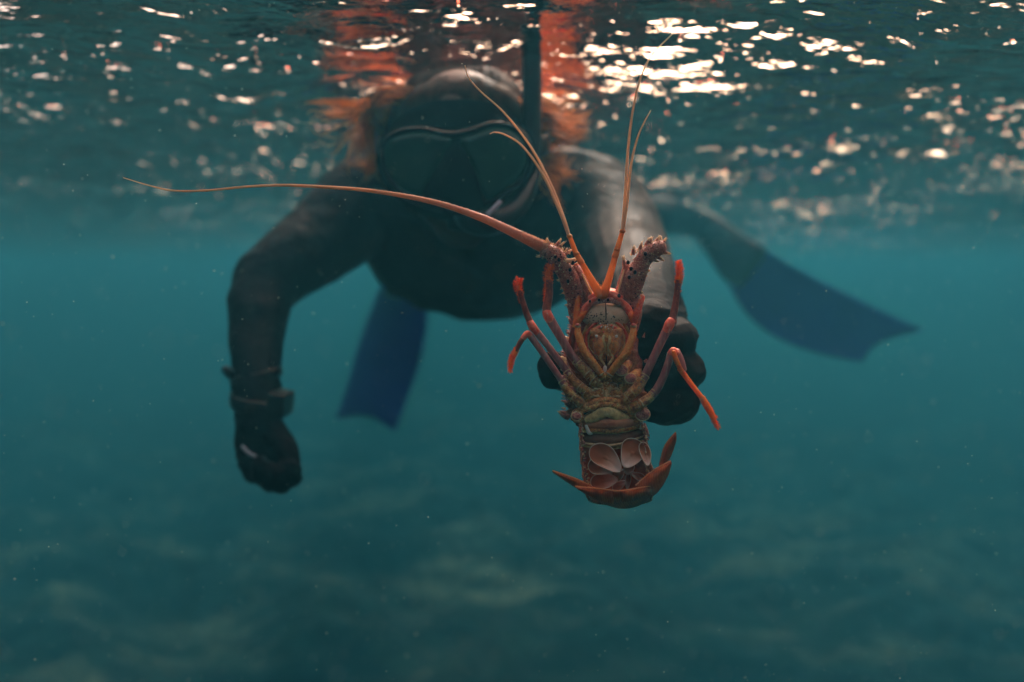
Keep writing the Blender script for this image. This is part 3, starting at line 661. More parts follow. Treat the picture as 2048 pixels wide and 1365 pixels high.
    leg([([(1240, 806, .002), (1252, 797, -.003)], [12, 12], 0), ([(1250, 798, -.003), (1264, 787, -.006)], [11, 11], 0), ([(1262, 789, -.006), (1276, 775, -.008), (1290, 752, -.009)], [11, 10.5, 9], 0),
         ([(1286, 759, -.009), (1300, 731, -.011), (1320, 688, -.012), (1337, 654, -.012)], [8.6, 8.2, 8.2, 9.4], 2), ([(1331, 666, -.0125), (1338, 651, -.0125), (1343, 643, -.012)], [7.6, 10, 9.6], 3),
         ([(1344, 646, -.012), (1348, 625, -.010), (1353, 596, -.008), (1356, 562, -.008)], [8.6, 7.4, 6.2, 5.6], 4)],
        ([(1356, 566, -.008), (1359, 545, -.008), (1356, 522, -.009)], [6.2, 5.8, 2.2]),
        [([(1356, 568, -.008), (1359, 545, -.008), (1356, 523, -.009)], 6.4, 6.5, 240), ([(1354, 585, -.008), (1356, 566, -.008)], 6, 6, 30, 1, -1)])
    leg([([(1254, 824, .003), (1268, 816, -.002)], [12, 12], 0), ([(1266, 817, -.003), (1282, 808, -.006)], [11, 10.5], 0), ([(1280, 809, -.006), (1298, 797, -.008), (1309, 785, -.009)], [10, 9.5, 8.4], 0),
         ([(1306, 790, -.009), (1320, 768, -.011), (1334, 735, -.012), (1342, 708, -.012)], [8.4, 8.2, 7.6, 7.8], 2),
         ([(1341, 712, -.012), (1346, 702, -.013), (1354, 708, -.014)], [7.6, 7.2, 6.8], 3), ([(1352, 704, -.0125), (1360, 720, -.013), (1367, 740, -.0135)], [8.4, 8.2, 6.6], 2),
         ([(1347, 704, -.016), (1353, 722, -.0165), (1362, 741, -.016)], [4.6, 5.2, 4.4], 5), ([(1360, 738, -.0145), (1382, 768, -.0145), (1407, 800, -.0145)], [5.8, 5.0, 5.2], 5)],
        ([(1404, 796, -.0145), (1422, 826, -.0145), (1437, 860, -.0145)], [6.2, 6.4, 1.6]),
        [([(1404, 796, -.0145), (1422, 826, -.0145), (1436, 857, -.0145)], 5.5, 5.5, 110, 1, None, .6, .0003)])

    # ---- mouth: plates, jaws, feeding legs
    m = MB()
    ball(m, Q(1213, 680, .006), (42 * K, .0125, 50 * K), seg=26, rings=18, mat=0, fn=lambda d: 1 + .05 * mnoise.noise(d * 4))
    for sx in (-1, 1):
        X = lambda v: 1213 + sx * v
        ball(m, Q(X(14), 692, -.0035), (13 * K, .0045, 24 * K), rot=Matrix.Rotation(.18 * sx, 3, 'Y'), mat=0)
        ball(m, Q(X(19), 668, -.003), (16 * K, .004, 12 * K), rot=Matrix.Rotation(-.5 * sx, 3, 'Y'), mat=0)
        W(m, [(X(4), 668, -.005), (X(7), 680, -.0068), (X(3), 692, -.0068), (X(5), 704, -.005)], [2, 3, 2.2, 1.5], mat=3)
        W(m, [(X(8), 652, -.005), (X(22), 660, -.004), (X(32), 676, -.001)], [3.2, 3.4, 2.6], mat=2)
        W(m, [(X(6), 640, -.004), (X(26), 650, -.003), (X(40), 672, .000), (X(38), 700, .000), (X(22), 722, -.001)], [2.4, 3, 3.2, 3.2, 2.4], mat=2)
        W(m, [(X(8), 646, -.005), (X(30), 662, -.003), (X(36), 690, -.002), (X(20), 714, -.003)], [.8, 1, 1, .8], mat=3)
        W(m, [(X(34), 648, -.002), (X(46), 672, .001), (X(48), 700, .002), (X(34), 726, .001)], [2.2, 3, 3.2, 2.2], mat=0)
        W(m, [(X(40), 652, -.002), (X(50), 674, .001), (X(50), 695, .002)], [1.3, 1.7, 1.2], mat=3)
        ball(m, Q(X(20), 673, -.0082), 3.2 * K, mat=4, seg=10, rings=7)
        for _ in range(9): ball(m, Q(X(rl.uniform(1, 16)), 652 + rl.uniform(-4, 8), -.0078), rl.uniform(.9, 2.0) * K, mat=4 if rl.random() < .6 else 1, seg=8, rings=6)
        for _ in range(16): ball(m, Q(X(rl.uniform(2, 34)), rl.uniform(655, 715), -.0056), rl.uniform(.9, 2.2) * K, mat=rl.choice((0, 1, 2)), seg=8, rings=6)
        W(m, [(X(6), 700, -.006), (X(12), 716, -.005), (X(4), 730, -.004)], [2.6, 3, 2], mat=3)
    W(m, [(1213, 712, -.005), (1212, 734, -.0035)], [1.0, 1.0], mat=5)
    mouth = mottled('amber_mouthparts', (.16, .040, .008), (.48, .155, .035), (.62, .30, .08), 260, .28, .8, .0008, c4=(.30, .17, .07))
    link('mouthparts', m, [mouth, memb, red, belly_pale, white, blackm], root)
    pl = MB()
    ball(pl, Q(1212, 632, .000), (50 * K, .0060, 27 * K), seg=30, rings=16, mat=0)
    W(pl, [(1211, 606, -.0030), (1212, 622, -.0063), (1212, 640, -.0065)], [.9, 1.1, .8], mat=2, seg=6)
    for _ in range(110):
        a = rl.uniform(0, 2 * math.pi); q = math.sqrt(rl.random()) * .9; u = math.cos(a) * q; v = math.sin(a) * q
        if v > .75: continue
        z = .000 - .0060 * math.sqrt(max(0, 1 - u * u - v * v)) - .0000
        ball(pl, Q(1212 + u * 48, 632 - v * 25, z), (rl.uniform(.9, 1.6) * K, .0002, rl.uniform(.8, 1.3) * K), seg=7, rings=5, mat=2)
    t = NT('cream_mouth_plate'); n1 = t.tex(120, 3, .6)
    cream = t.bsdf(t.ramp(n1, [(.3, (.62, .38, .22)), (.7, (.82, .56, .36))]), .55, t.bump(n1, .3, .0005))
    W(pl, [(1158, 640, .002), (1172, 616, -.003), (1192, 604, -.005), (1212, 601, -.0055), (1234, 604, -.005), (1254, 616, -.003), (1268, 640, .002)], [(5, 3), (6, 4), (6, 4), (6, 4), (6, 4), (6, 4), (5, 3)], mat=1)
    W(pl, [(1180, 598, -.002), (1198, 591, -.004), (1212, 589, -.0045), (1226, 591, -.004), (1242, 598, -.002)], [(7, 5), (9, 6), (9, 6), (9, 6), (7, 5)], mat=3)
    for x, y in ((1180, 603), (1198, 600), (1216, 600)): ball(pl, Q(x, y, -.0072), (2.6 * K, .0006, 3.2 * K), seg=8, rings=6, mat=2)
    for sx in (-1, 1):
        X = lambda v: 1213 + sx * v
        W(pl, [(X(52), 636, -.002), (X(42), 618, -.004), (X(30), 604, -.005), (X(16), 594, -.006)], [(6, 4), (8, 5), (6, 4), (4, 3)], mat=3)
        W(pl, [(X(58), 646, -.003), (X(50), 634, -.005), (X(48), 624, -.004)], [5, 6, 4], mat=4)
    link('mouth_plate', pl, [cream, shell, blackm, red, orange], root)
    for sx in (-1, 1):
        g = MB(); X = (lambda v: 1211 + sx * v)
        path = [(X(6), 752, -.0055), (X(22), 730, -.009), (X(42), 704, -.011), (X(54), 672, -.010), (X(56), 652, -.008)]
        W(g, path, [7, 7.5, 7.5, 7, 5.5], mat=0, seg=16, n=9, fn=lambda t_, a: 1 + .07 * math.sin(t_ * 120))
        W(g, [(X(3), 756, -.004), (X(9), 748, -.006)], [8, 8], mat=2); W(g, [(X(2), 745, -.010), (X(12), 752, -.008)], [1.3, 1.4], mat=3, seg=6)
        ball(g, Q(X(56), 652, -.009), (6.5 * K, .0028, 4 * K), mat=3); ball(g, Q(X(56), 650, -.010), (5 * K, .0022, 3.4 * K), mat=4)
        setae(g, path, 7, 4.2, 420, 1, -1 if sx > 0 else 1, .5, .0002)
        setae(g, path, 7, 5, 80, 1, 1 if sx > 0 else -1, .5, .0002)
        tip = [(X(56), 646, -.009), (X(63), 628, -.011), (X(76), 594, -.010)] if sx > 0 else [(X(58), 644, -.004), (X(57), 620, -.003), (X(55), 592, -.002)]
        W(g, tip, [6.4, 6.4, 3.2], mat=4 if sx > 0 else 5, seg=12)
        setae(g, tip, 6, 6.5, 170 if sx > 0 else 110, 1, 1 if sx > 0 else None, .1)
        if sx < 0: W(g, [(1153, 655, -.009), (1160, 640, -.010)], [5, 4], mat=5)
        link('feeding_leg', g, [mottled('bristly_amber' + str(sx), (.40, .10, .015), (.62, .19, .035), (.72, .32, .08), 500, .45, .9, .0008), hairm, belly, memb, red, orange], root)

    # ---- antennae
    def thorn(mb, x, y, dx, dy, r=4.5, z=0):
        b = Q(x, y, z); tp = Q(x + dx, y + dy, z - .001); mid = b.lerp(tp, .45)
        cone(mb, b - (tp - b) * .3, tp, r * K, seg=8, mat=0, bend=(0, 0, .001)); cone(mb, mid - VIEW * .0006, tp + (tp - b) * .1, r * K * .72, seg=8, mat=1)
        for _ in range(5): cone(mb, b + (tp - b) * rl.random() * .8, tp + Vector((rl.gauss(0, 1), 0, rl.gauss(0, 1))) * .0012, .0003, seg=4, mat=1)
    pur = mottled('purple_antenna_shell', (.12, .026, .020), (.25, .065, .045), (.36, .12, .075), 380, .36, 1.0, .0010, c4=(.42, .17, .11))
    def tubercles(mb, path, r, n):
        p = spline([list(Q(*q)) for q in path], 6)
        for _ in range(n):
            f = rl.random() * (len(p) - 1.001); i = int(f); c_ = Vector(p[i] + (p[i + 1] - p[i]) * (f - i)); tg = Vector(p[i + 1] - p[i]).normalized(); w = tg.cross(VIEW).normalized()
            a = rl.uniform(0, 2 * math.pi); d = w * math.cos(a) + VIEW * math.sin(a); q = c_ + d * r * K * .97
            cone(mb, q, q + d * rl.uniform(.3, 1.1) * .001 + UP * .0002, rl.uniform(.5, 1.3) * .0005, seg=5, mat=rl.choice((0, 0, 1, 4)))
    a = MB()
    p1 = [(1170, 655, .008), (1158, 622, .006), (1150, 590, .004)]; p2 = [(1151, 596, .003), (1140, 562, .001), (1124, 532, .000)]; p3 = [(1126, 540, .000), (1112, 514, -.001), (1090, 500, -.001)]
    W(a, p1, [21, 22, 17], seg=22); W(a, p2, [19, 20, 17], seg=22); W(a, p3, [17, 18, 14.5], seg=22)
    tubercles(a, p1, 21, 260); tubercles(a, p2, 19, 240); tubercles(a, p3, 17, 220)
    W(a, [(1186, 612, .002), (1172, 580, .001), (1160, 548, .002), (1152, 530, .004)], [12, 10, 9, 5], seg=14, mat=0); W(a, [(1190, 600, -.001), (1176, 572, -.003), (1164, 548, -.002)], [2.2, 2.4, 1.6], mat=1, seg=6)
    for q in ((1096, 488, -2, -12), (1114, 490, 8, -12), (1132, 508, 12, -8), (1086, 512, -14, 2), (1116, 498, 12, -14), (1150, 532, 8, -8), (1122, 560, -8, 2), (1132, 585, -8, 2), (1138, 612, -8, -2), (1127, 575, -6, 3)): thorn(a, *q)
    for q in ((1111, 514), (1140, 540), (1136, 563), (1146, 526), (1118, 520)): ball(a, Q(q[0], q[1], -.0062), (3.4 * K, .0012, 4.2 * K), mat=2, seg=10, rings=7); 
    W(a, [(1132, 522, -.004), (1142, 522, -.004), (1150, 519, -.003)], [4.5, 4.5, 3.5], mat=1)
    for i in range(60): x = 1085 + rl.random() * 55; cone(a, Q(x, 486 + (x - 1085) * .42, rl.uniform(-.003, .003)), Q(x + rl.gauss(2, 2), 477 + (x - 1085) * .42 + rl.gauss(0, 2), 0), .0004, seg=4, mat=1)
    ao = link('antenna', a, [pur, palem, blackm, red, blackm], root); ao['label'] = 'purple spiny antenna base with its long whip'
    f = MB(); fp = [(1094, 498, -.001), (1070, 487, -.001), (1040, 472, -.001), (960, 435, -.001), (860, 403, -.001), (740, 382, -.001), (640, 374, -.001), (560, 371, -.001), (480, 375, -.001), (420, 381, -.001), (350, 382, -.001), (300, 372, -.001), (247, 356, -.001)]
    W(f, fp, [12.5, 11.5, 10, 7.6, 5.4, 3.8, 3, 2.5, 2.2, 1.9, 1.6, 1.2, .7], seg=12, n=40, flat=1, fn=lambda t_, a_: 1 + .055 * math.sin(t_ * 900) * max(0, 1 - t_ * 2.2))
    pth = spline([list(Q(*q)) for q in fp], 40)
    for i in range(900):
        k = int(rl.random() ** 1.4 * 200); c_ = Vector(pth[k]); tg = Vector(pth[k + 1] - pth[k]).normalized(); w = tg.cross(VIEW).normalized()
        if w.z < 0: w = -w
        an = rl.gauss(0, .8); d = w * math.cos(an) - VIEW * math.sin(an); rr = np.interp(k / 480, [0, .15, .25, .33, .42], [12, 10, 7.4, 5.2, 3.6]) * K
        cone(f, c_ + d * rr * .9, c_ + d * (rr + .0011 * (1 - k / 330)) + tg * .0012, .00022, seg=4, mat=1)
    t = NT('salmon_flagellum'); tc = t.new('ShaderNodeTexCoord'); sx_ = t.new('ShaderNodeSeparateXYZ'); t.l(tc.outputs['Object'], sx_.inputs[0])
    mr = t.new('ShaderNodeMapRange'); t.l(sx_.outputs[0], mr.inputs[0]); mr.inputs[1].default_value = -.20; mr.inputs[2].default_value = .02
    fm = t.bsdf(t.ramp(mr.outputs[0], [(.25, (.74, .50, .24)), (.8, (.58, .22, .14))]), .42, None, .5, trans=.25, trans_col=(.9, .45, .2))
    link('whip', f, [fm, palem], ao)
    a = MB()
    p1 = [(1256, 655, .008), (1262, 622, .006), (1262, 588, .004)]; p2 = [(1260, 592, .003), (1270, 556, .001), (1284, 526, .000)]; p3 = [(1280, 530, .000), (1298, 508, -.001), (1322, 494, -.001)]
    W(a, p1, [22, 23, 17], seg=22); W(a, p2, [19, 21, 17], seg=22); W(a, p3, [16, 17, 14.5], seg=22)
    tubercles(a, p1, 21, 260); tubercles(a, p2, 20, 240); tubercles(a, p3, 16, 220)
    W(a, [(1234, 612, .002), (1243, 575, .001), (1250, 545, .002), (1254, 525, .004)], [11, 10, 8, 5], seg=14, mat=0); W(a, [(1230, 600, -.001), (1240, 570, -.003), (1248, 540, -.002)], [2.0, 2.2, 1.5], mat=1, seg=6)
    for q in ((1248, 528, -2, -16), (1266, 506, 2, -14), (1280, 498, 4, -14), (1294, 488, 6, -12), (1312, 484, 8, -12), (1328, 506, 14, 2), (1326, 488, 6, -12), (1290, 540, 10, 2), (1280, 562, 8, 4), (1306, 520, 12, 4), (1278, 585, 8, 0), (1300, 484, 3, -10), (1318, 516, 10, 6)): thorn(a, *q)
    for q in ((1291, 508), (1256, 525), (1258, 555), (1262, 538), (1238, 592), (1270, 545)): ball(a, Q(q[0], q[1], -.0062), (3.6 * K, .0012, 4.4 * K), mat=2, seg=10, rings=7)
    for i in range(60): x = 1262 + rl.random() * 62; cone(a, Q(x, 512 - (x - 1262) * .5, rl.uniform(-.003, .003)), Q(x + rl.gauss(-2, 2), 503 - (x - 1262) * .5 + rl.gauss(0, 2), 0), .0004, seg=4, mat=1)
    W(a, [(1320, 494, -.001), (1327, 491, -.001)], [10, 7], mat=1)
    ao = link('antenna', a, [pur, palem, blackm, red, blackm], root); ao['label'] = 'spiny antenna base broken off short with a pale torn end'

    # ---- antennules: three joints and two thin whips each
    for j, k1, k2, w1, w2 in (
        ([(1201, 592, -.006), (1186, 566, -.006), (1162, 524, -.006)], [(1163, 526, -.006), (1153, 508, -.006)], [(1153, 510, -.006), (1139, 473, -.006)],
         [(1139, 475, -.006), (1120, 425, -.006), (1086, 350, -.005), (1045, 293, -.005), (1010, 270, -.005), (990, 265, -.005), (980, 268, -.005)],
         [(1139, 475, -.006), (1126, 432, -.005), (1100, 366, -.003), (1062, 295, -.001), (1010, 228, .001), (960, 182, .003), (937, 155, .004), (930, 132, .005)]),
        ([(1206, 592, -.006), (1217, 560, -.006), (1231, 512, -.006)], [(1230, 514, -.006), (1234, 500, -.006)], [(1234, 501, -.006), (1245, 463, -.006)],
         [(1245, 465, -.006), (1254, 405, -.006), (1262, 330, -.005), (1274, 280, -.005), (1286, 250, -.005), (1301, 222, -.004)],
         [(1245, 465, -.006), (1250, 400, -.005), (1256, 300, -.003), (1266, 220, -.001), (1280, 160, .001), (1303, 112, .003), (1345, 68, .005)])):
        a = MB(); W(a, j, [9.5, 7.5, 5.4], seg=12); W(a, k1, [6.6, 5.2], seg=12); W(a, k2, [5.6, 4.4], seg=12); ball(a, Q(*k2[1]), (6 * K, .0022, 5 * K)); ball(a, Q(*k1[1]), (6 * K, .0022, 5 * K))
        ao = link('antennule', a, antm, root)
        for w_ in (w1, w2):
            f = MB(); W(f, w_, list(np.linspace(3.6, .8, len(w_))), seg=8, n=10, flat=1); link('whip', f, flagm, ao)
    b = MB()
    for i in range(60): cone(b, Q(1204 + rl.gauss(0, 7), 588 + rl.uniform(-2, 6), .002), Q(1204 + rl.gauss(0, 9), 570 + rl.gauss(0, 5), .002), .00018, seg=4)
    link('brow_bristles', b, goldm, root)

    # ---- tail: ring of side plates round a hollow underside
    tb = MB()
    cx = lambda y: 1223 + (y - 850) * .115
    rows = [(846, 60, .016), (862, 63, .017), (884, 65, .018), (905, 66, .019), (928, 66, .019), (950, 66, .019), (972, 67, .018), (988, 66, .014), (1000, 60, .006)]
    n_ = 30; vs = []; NR = 60
    ry = np.linspace(0, len(rows) - 1, NR)
    for q in ry:
        y = np.interp(q, range(len(rows)), [r[0] for r in rows]); hw = np.interp(q, range(len(rows)), [r[1] for r in rows]); dz = np.interp(q, range(len(rows)), [r[2] for r in rows])
        step = (y - 846) % 27 / 27
        for k in range(n_ + 1):
            th = math.pi * k / n_; hw_ = hw * (1 + .05 * step); y_ = y + 10 * math.sin(th)
            vs.append(Q(cx(y) + hw_ * math.cos(th), y_, -.004 + math.sin(th) * (dz + .016) * (1 + .05 * step)))
    m_ = n_ + 1
    tb.add(vs, [(i * m_ + k, i * m_ + k + 1, (i + 1) * m_ + k + 1, (i + 1) * m_ + k) for i in range(NR - 1) for k in range(n_)])
    tail_m = mottled('tail_shell', (.06, .020, .014), (.17, .060, .035), (.30, .13, .07), 260, .4, .9, .0010, c4=(.42, .24, .13))
    to = link('tail', tb, tail_m, root); md = to.modifiers.new('s', 'SOLIDIFY'); md.thickness = .0016; md.offset = 0
    # soft underside of the tail
    u = MB()
    W(u, [(1170, 850, .003), (1196, 848, -.001), (1224, 848, -.0025), (1252, 846, -.001), (1276, 842, .003)], [(8, 5), (10, 6), (11, 6), (10, 6), (8, 5)], mat=6, seg=18)
    W(u, [(1170, 860, .004), (1196, 859, .000), (1224, 860, -.0012), (1252, 857, .000), (1278, 852, .004)], [(5, 4), (6, 5), (7, 5), (6, 5), (5, 4)], mat=0, seg=18)
    W(u, [(1166, 862, .004), (1196, 862, .001), (1226, 862, .000), (1256, 858, .001), (1284, 852, .005)], [(4, 3), (6, 4), (6, 4), (6, 4), (4, 3)], mat=1, seg=14)
    W(u, [(1166, 876, .009), (1196, 876, .005), (1228, 876, .004), (1258, 872, .005), (1288, 866, .009)], [(10, 8), (13, 10), (13, 10), (13, 10), (10, 8)], mat=2, seg=18)
    W(u, [(1168, 886, .004), (1184, 889, .002), (1206, 892, .002), (1232, 890, .002), (1262, 882, .002), (1290, 872, .004)], [1.6, 2.6, 3, 3, 2.6, 1.6], mat=3, seg=10)
    W(u, [(1166, 892, .006), (1184, 895, .004), (1206, 898, .004), (1232, 896, .004), (1262, 889, .004), (1292, 880, .006)], [2, 3, 3.4, 3.4, 3, 2], mat=1, seg=10)
    W(u, [(1172, 852, -.001), (1178, 866, .000), (1184, 868, .002)], [3, 4, 2], mat=4); W(u, [(1284, 846, -.001), (1282, 858, .000)], [3, 3], mat=4)
    vs = []; 
    for i in range(14):                       # inner lining
        y = 885 + i * 9
        for k in range(17):
            th = math.pi * k / 16; vs.append(Q(cx(y) + 62 * math.cos(th), y + 8 * math.sin(th), .004 + math.sin(th) * .017))
    u.add(vs, [(i * 17 + k, i * 17 + k + 1, (i + 1) * 17 + k + 1, (i + 1) * 17 + k) for i in range(13) for k in range(16)], 5)
    dkred = mottled('tail_flesh', (.30, .05, .015), (.45, .09, .03), (.55, .15, .05), 120, .4, .4, .0006)
    dkbr = mottled('dark_soft_band', (.12, .040, .020), (.18, .060, .030), (.22, .080, .04), 90, .5, .4, .0006)
    link('tail_underside', u, [belly, belly_pale, dkbr, memb, white, dkred, mottled('rosy_brown_band', (.20, .07, .035), (.30, .12, .06), (.36, .16, .08), 90, .4, .3, .0005)], to)
    for sx in (-1, 1):
     e = MB()
     for i in range(75):
        y = rl.uniform(850, 985); x = cx(y) + sx * (rl.uniform(58, 67)); zz = rl.uniform(-.005, .002)
        ball(e, Q(x, y, zz - .0006), rl.uniform(1.0, 2.3) * K, seg=7, rings=5, mat=rl.choice((0, 1, 1)))
     for y in (872, 896, 925, 950): cone(e, Q(cx(y) + sx * 62, y, 0), Q(cx(y) + sx * (71 + 3 * sx), y + 9, -.001), 4 * K, seg=8, mat=0)
     if sx > 0: cone(e, Q(1284, 850, .002), Q(1300, 876, .002), 8 * K, mat=0)
     link('tail_knobs', e, [shell, palem], to)
    # swimmerets: pale-edged paddles
    t = NT('swimmeret'); at_ = t.new('ShaderNodeAttribute'); at_.attribute_name = 'tipness'; n1 = t.tex(150, 3, .6)
    cc = t.ramp(at_.outputs['Fac'], [(.0, (.42, .11, .045)), (.4, (.62, .22, .10)), (.72, (.88, .58, .42)), (1, (.95, .84, .74))])
    pet_m = t.bsdf(cc, .34, t.bump(n1, .25, .0006), .5, trans=.22, trans_col=(1, .55, .35))
    rim_m = NT('swimmeret_rim').bsdf((.85, .66, .46), .35, None, .5)
    def petal(cx_, cy_, a_, b_, ang, z, dome=.0012, tilt=.0015, pw=1.25):
        """a thin leaf: broad root, narrower pale tip, edge curling up towards the viewer"""
        p = MB(); an = R(ang); rings = 8; sg = 36; vs = [Q(cx_, cy_, z)]; tip = [.45]; sd_ = rl.random() * 9
        for r_ in range(1, rings + 1):
            q = r_ / rings
            for k in range(sg):
                th = 2 * math.pi * k / sg; c_, s_ = math.cos(th), math.sin(th)
                lx = a_ * q * c_; ly = b_ * q * (abs(s_) ** pw if s_ > 0 else -abs(s_) ** .8) * (1 - .30 * c_) * (1 + .05 * math.sin(3 * th + sd_))
                ly += b_ * .18 * (lx / a_) ** 2
                x = cx_ + lx * math.cos(an) - ly * math.sin(an); y = cy_ + lx * math.sin(an) + ly * math.cos(an)
                vs.append(Q(x, y, z + dome * (1 - q ** 2) * 1.2 - .0009 * q ** 6 - tilt * lx / a_ + .0004 * math.sin(4 * th + sd_) * q)); tip.append(.45 + .5 * q * c_ + .06 * (q ** 8))
        fs = [(0, 1 + (k + 1) % sg, 1 + k) for k in range(sg)] + [(1 + r_ * sg + k, 1 + r_ * sg + (k + 1) % sg, 1 + (r_ + 1) * sg + (k + 1) % sg, 1 + (r_ + 1) * sg + k) for r_ in range(rings - 1) for k in range(sg)]
        p.add(vs, fs); me = p.mesh('swimmeret'); a2 = me.attributes.new('tipness', 'FLOAT', 'POINT'); a2.data.foreach_set('value', tip)
        o = link('swimmeret', me, pet_m, to); md = o.modifiers.new('s', 'SOLIDIFY'); md.thickness = .0005
        k_ = MB(); rg_ = [vs[1 + (rings - 1) * sg + (k % sg)] for k in range(sg + 1)]; sweep(k_, rg_, [.00026] * (sg + 1), seg=6, n=1, ref=VIEW, cap=False); link('rim', k_, rim_m, o)
        return o
    petal(1236, 950, 15, 10, -45, .006); petal(1258, 938, 12, 10, 100, .010)
    petal(1238, 971, 15, 8, -35, .003); petal(1208, 962, 27, 15, -8, .0020); petal(1202, 934, 26, 16, 15, -.0005)
    petal(1213, 917, 38, 21, 38, -.0035); petal(1264, 908, 30, 23, 112, -.0035, pw=1.0)
    petal(1291, 908, 24, 10, 75, -.0055); petal(1299, 936, 17, 6, 65, .000); petal(1276, 953, 15, 7, 205, .003); petal(1256, 962, 16, 5, 95, .010)

    # ---- tail fan, curled forward and seen edge-on
    t = NT('tail_fan'); tc = t.new('ShaderNodeTexCoord')
    wv = t.new('ShaderNodeTexWave', wave_type='BANDS', bands_direction='X'); wv.inputs['Scale'].default_value = 260; wv.inputs['Distortion'].default_value = 1.2; wv.inputs['Detail'].default_value = 2; t.l(tc.outputs['Object'], wv.inputs['Vector'])
    n1 = t.tex(90, 4, .6, stretch=(1.6, 1, 1)); col = t.ramp(n1, [(.3, (.24, .040, .014)), (.5, (.55, .11, .03)), (.7, (.72, .22, .06))])
    col = t.mix(.35, col, t.ramp(wv.outputs['Color'], [(.2, (.30, .06, .03)), (.7, (1, .8, .6))]), 'MULTIPLY')
    fan_m = t.bsdf(col, .36, t.bump(wv.outputs['Color'], .45, .0007), .5, trans=.12, trans_col=(.8, .2, .05))
    rim_f = NT('tail_fan_rim').bsdf((.72, .30, .12), .35, None, .5, trans=.3, trans_col=(1, .4, .1))
    fo = MB(); 
    def plate(name, A, B, bulge, parent, za=0, zb=0, label=None):
        p = MB(); a_ = spline(A, 6); b2 = spline(B, 6); N = len(a_); M = 12; front = []; back = []
        for i in range(N):
            for j in range(M + 1):
                u_ = j / M; q = a_[i] * (1 - u_) + b2[i] * u_; zz = q[2] - bulge * math.sin(math.pi * min(1, u_ * 1.0)) ** .8 * (math.sin(math.pi * i / (N - 1)) ** .5 * .7 + .3)
                front.append(Q(q[0], q[1], zz)); back.append(Q(q[0], q[1], q[2] + .0006))
        w_ = M + 1; Kk = N * w_; fs = [(i * w_ + j, i * w_ + j + 1, (i + 1) * w_ + j + 1, (i + 1) * w_ + j) for i in range(N - 1) for j in range(M)]
        fs += [tuple(x + Kk for x in f_[::-1]) for f_ in fs]
        edge = [(0, j) for j in range(M)] + [(i, M) for i in range(N - 1)] + [(N - 1, j) for j in range(M, 0, -1)] + [(i, 0) for i in range(N - 1, 0, -1)]
        ids = [i * w_ + j for i, j in edge]; fs += [(x, x + Kk, y + Kk, y) for x, y in zip(ids, ids[1:] + ids[:1])]
        p.add(front + back, fs); o = link(name, p, fan_m, parent)
        if label: o['label'] = label
        k_ = MB(); sweep(k_, [Q(q[0], q[1], q[2] - .0004) for q in a_], [.0006] * N, seg=6, n=1, ref=VIEW); link('fan_edge', k_, rim_f, o) if parent is root else None
        return o
    fan = plate('tail_fan', [(1160, 969, -.008), (1185, 977, -.014), (1212, 981, -.018), (1240, 983, -.020), (1270, 980, -.018), (1300, 974, -.014), (1322, 966, -.008)],
                [(1166, 982, .004), (1186, 995, .004), (1210, 1009, .002), (1242, 1018, .000), (1272, 1014, .002), (1298, 1000, .004), (1318, 980, .004)], .006, root)
    def fl(A, B, bulge, lab):
        o = plate('fan_lobe', A, B, bulge, fan, label=lab)
        k_ = None; return o
    fl([(1104, 942, -.016), (1125, 949, -.016), (1150, 958, -.015), (1178, 970, -.012), (1200, 980, -.014)], [(1106, 946, -.014), (1128, 961, -.012), (1156, 979, -.009), (1182, 993, -.006), (1206, 1004, -.010)], .003, 'long thin left lobe of the tail fan')
    fl([(1150, 974, -.019), (1172, 976, -.020), (1198, 979, -.022), (1226, 982, -.0235)], [(1156, 980, -.018), (1176, 991, -.018), (1202, 1003, -.018), (1228, 1010, -.018)], .003, None)
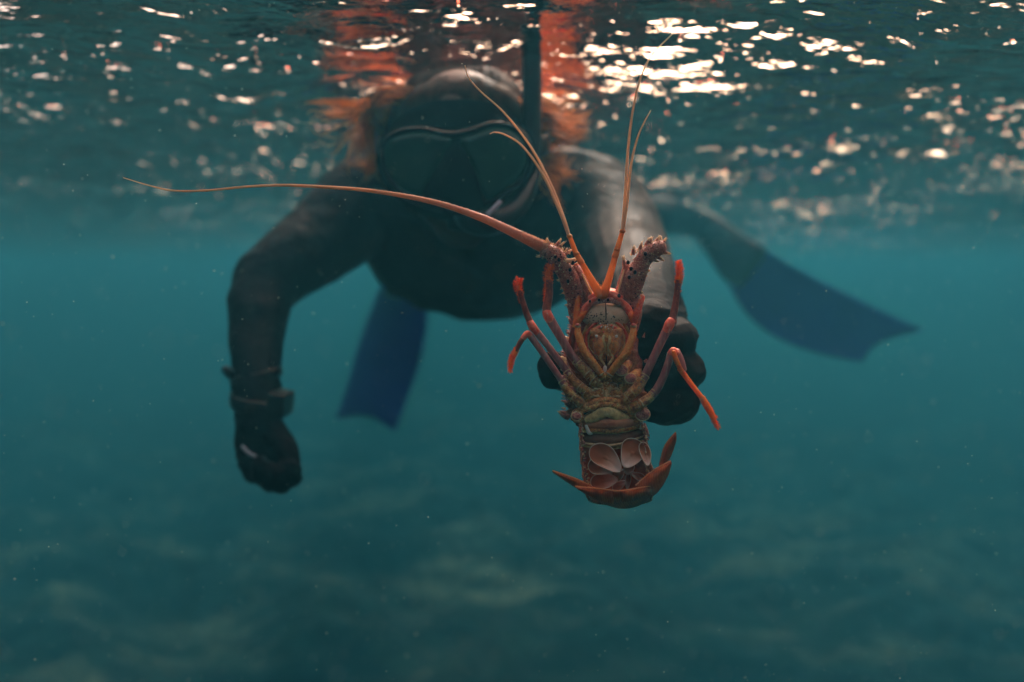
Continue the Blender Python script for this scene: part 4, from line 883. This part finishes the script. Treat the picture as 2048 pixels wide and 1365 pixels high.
    fl([(1317, 948, -.004), (1319, 925, -.006), (1327, 898, -.008), (1342, 876, -.010), (1351, 866, -.011)], [(1324, 952, -.003), (1333, 932, -.004), (1344, 908, -.006), (1352, 884, -.009), (1353, 868, -.011)], .003, 'outer right lobe of the tail fan pointing up')
    fl([(1270, 973, -.020), (1286, 958, -.020), (1304, 944, -.019), (1324, 932, -.018), (1341, 923, -.017)], [(1284, 988, -.016), (1306, 992, -.014), (1324, 974, -.013), (1337, 950, -.015), (1344, 926, -.017)], .004, 'inner right lobe of the tail fan')
    fl([(1240, 983, -.0225), (1262, 981, -.022), (1284, 976, -.021), (1300, 974, -.019)], [(1244, 1006, -.018), (1266, 1003, -.018), (1288, 995, -.017), (1302, 986, -.016)], .003, None)
    r_ = MB()
    for A in ([(1106, 942, -.0165), (1150, 957, -.0155), (1182, 971, -.013)], [(1150, 973, -.020), (1198, 978, -.0225), (1240, 982, -.0235), (1284, 975, -.022), (1300, 973, -.020)], [(1271, 971, -.021), (1304, 943, -.0195), (1341, 922, -.0175)], [(1318, 945, -.005), (1328, 896, -.009), (1351, 865, -.0115)]):
        W(r_, A, [1.2] * len(A), seg=6, n=8)
    link('fan_edge', r_, rim_f, fan)
build_lobster()
# ------------------------------------------------------------------ drifting specks in the water
def build_particles():
    rp = random.Random(3); p = MB()
    T = [Vector(v).normalized() for v in ((1, 1, 1), (-1, -1, 1), (-1, 1, -1), (1, -1, -1))]
    for i in range(7500):
        d = .16 + rp.random() ** 1.5 * 2.6; c = P(rp.uniform(-300, 2350), rp.uniform(-100, 1500), d)
        if c.z > -.03: continue
        r = (.00026 + .00045 * rp.random() ** 4) * (.45 + d * .75)
        a = rp.uniform(0, 6.28); m = Matrix.Rotation(a, 3, (rp.random(), rp.random(), 1)); s = Vector((rp.uniform(.6, 1.8), rp.uniform(.6, 1.4), rp.uniform(.6, 1.2)))
        p.add([c + m @ Vector((v.x * s.x, v.y * s.y, v.z * s.z)) * r for v in T], [(0, 1, 2), (0, 3, 1), (0, 2, 3), (1, 3, 2)])
    t = NT('pale_plankton'); o = link('drifting_plankton', p, t.bsdf((.70, .60, .48), .7, None, .3, trans=.35, trans_col=(.9, .75, .55)))
    o['kind'] = 'stuff'
build_particles()
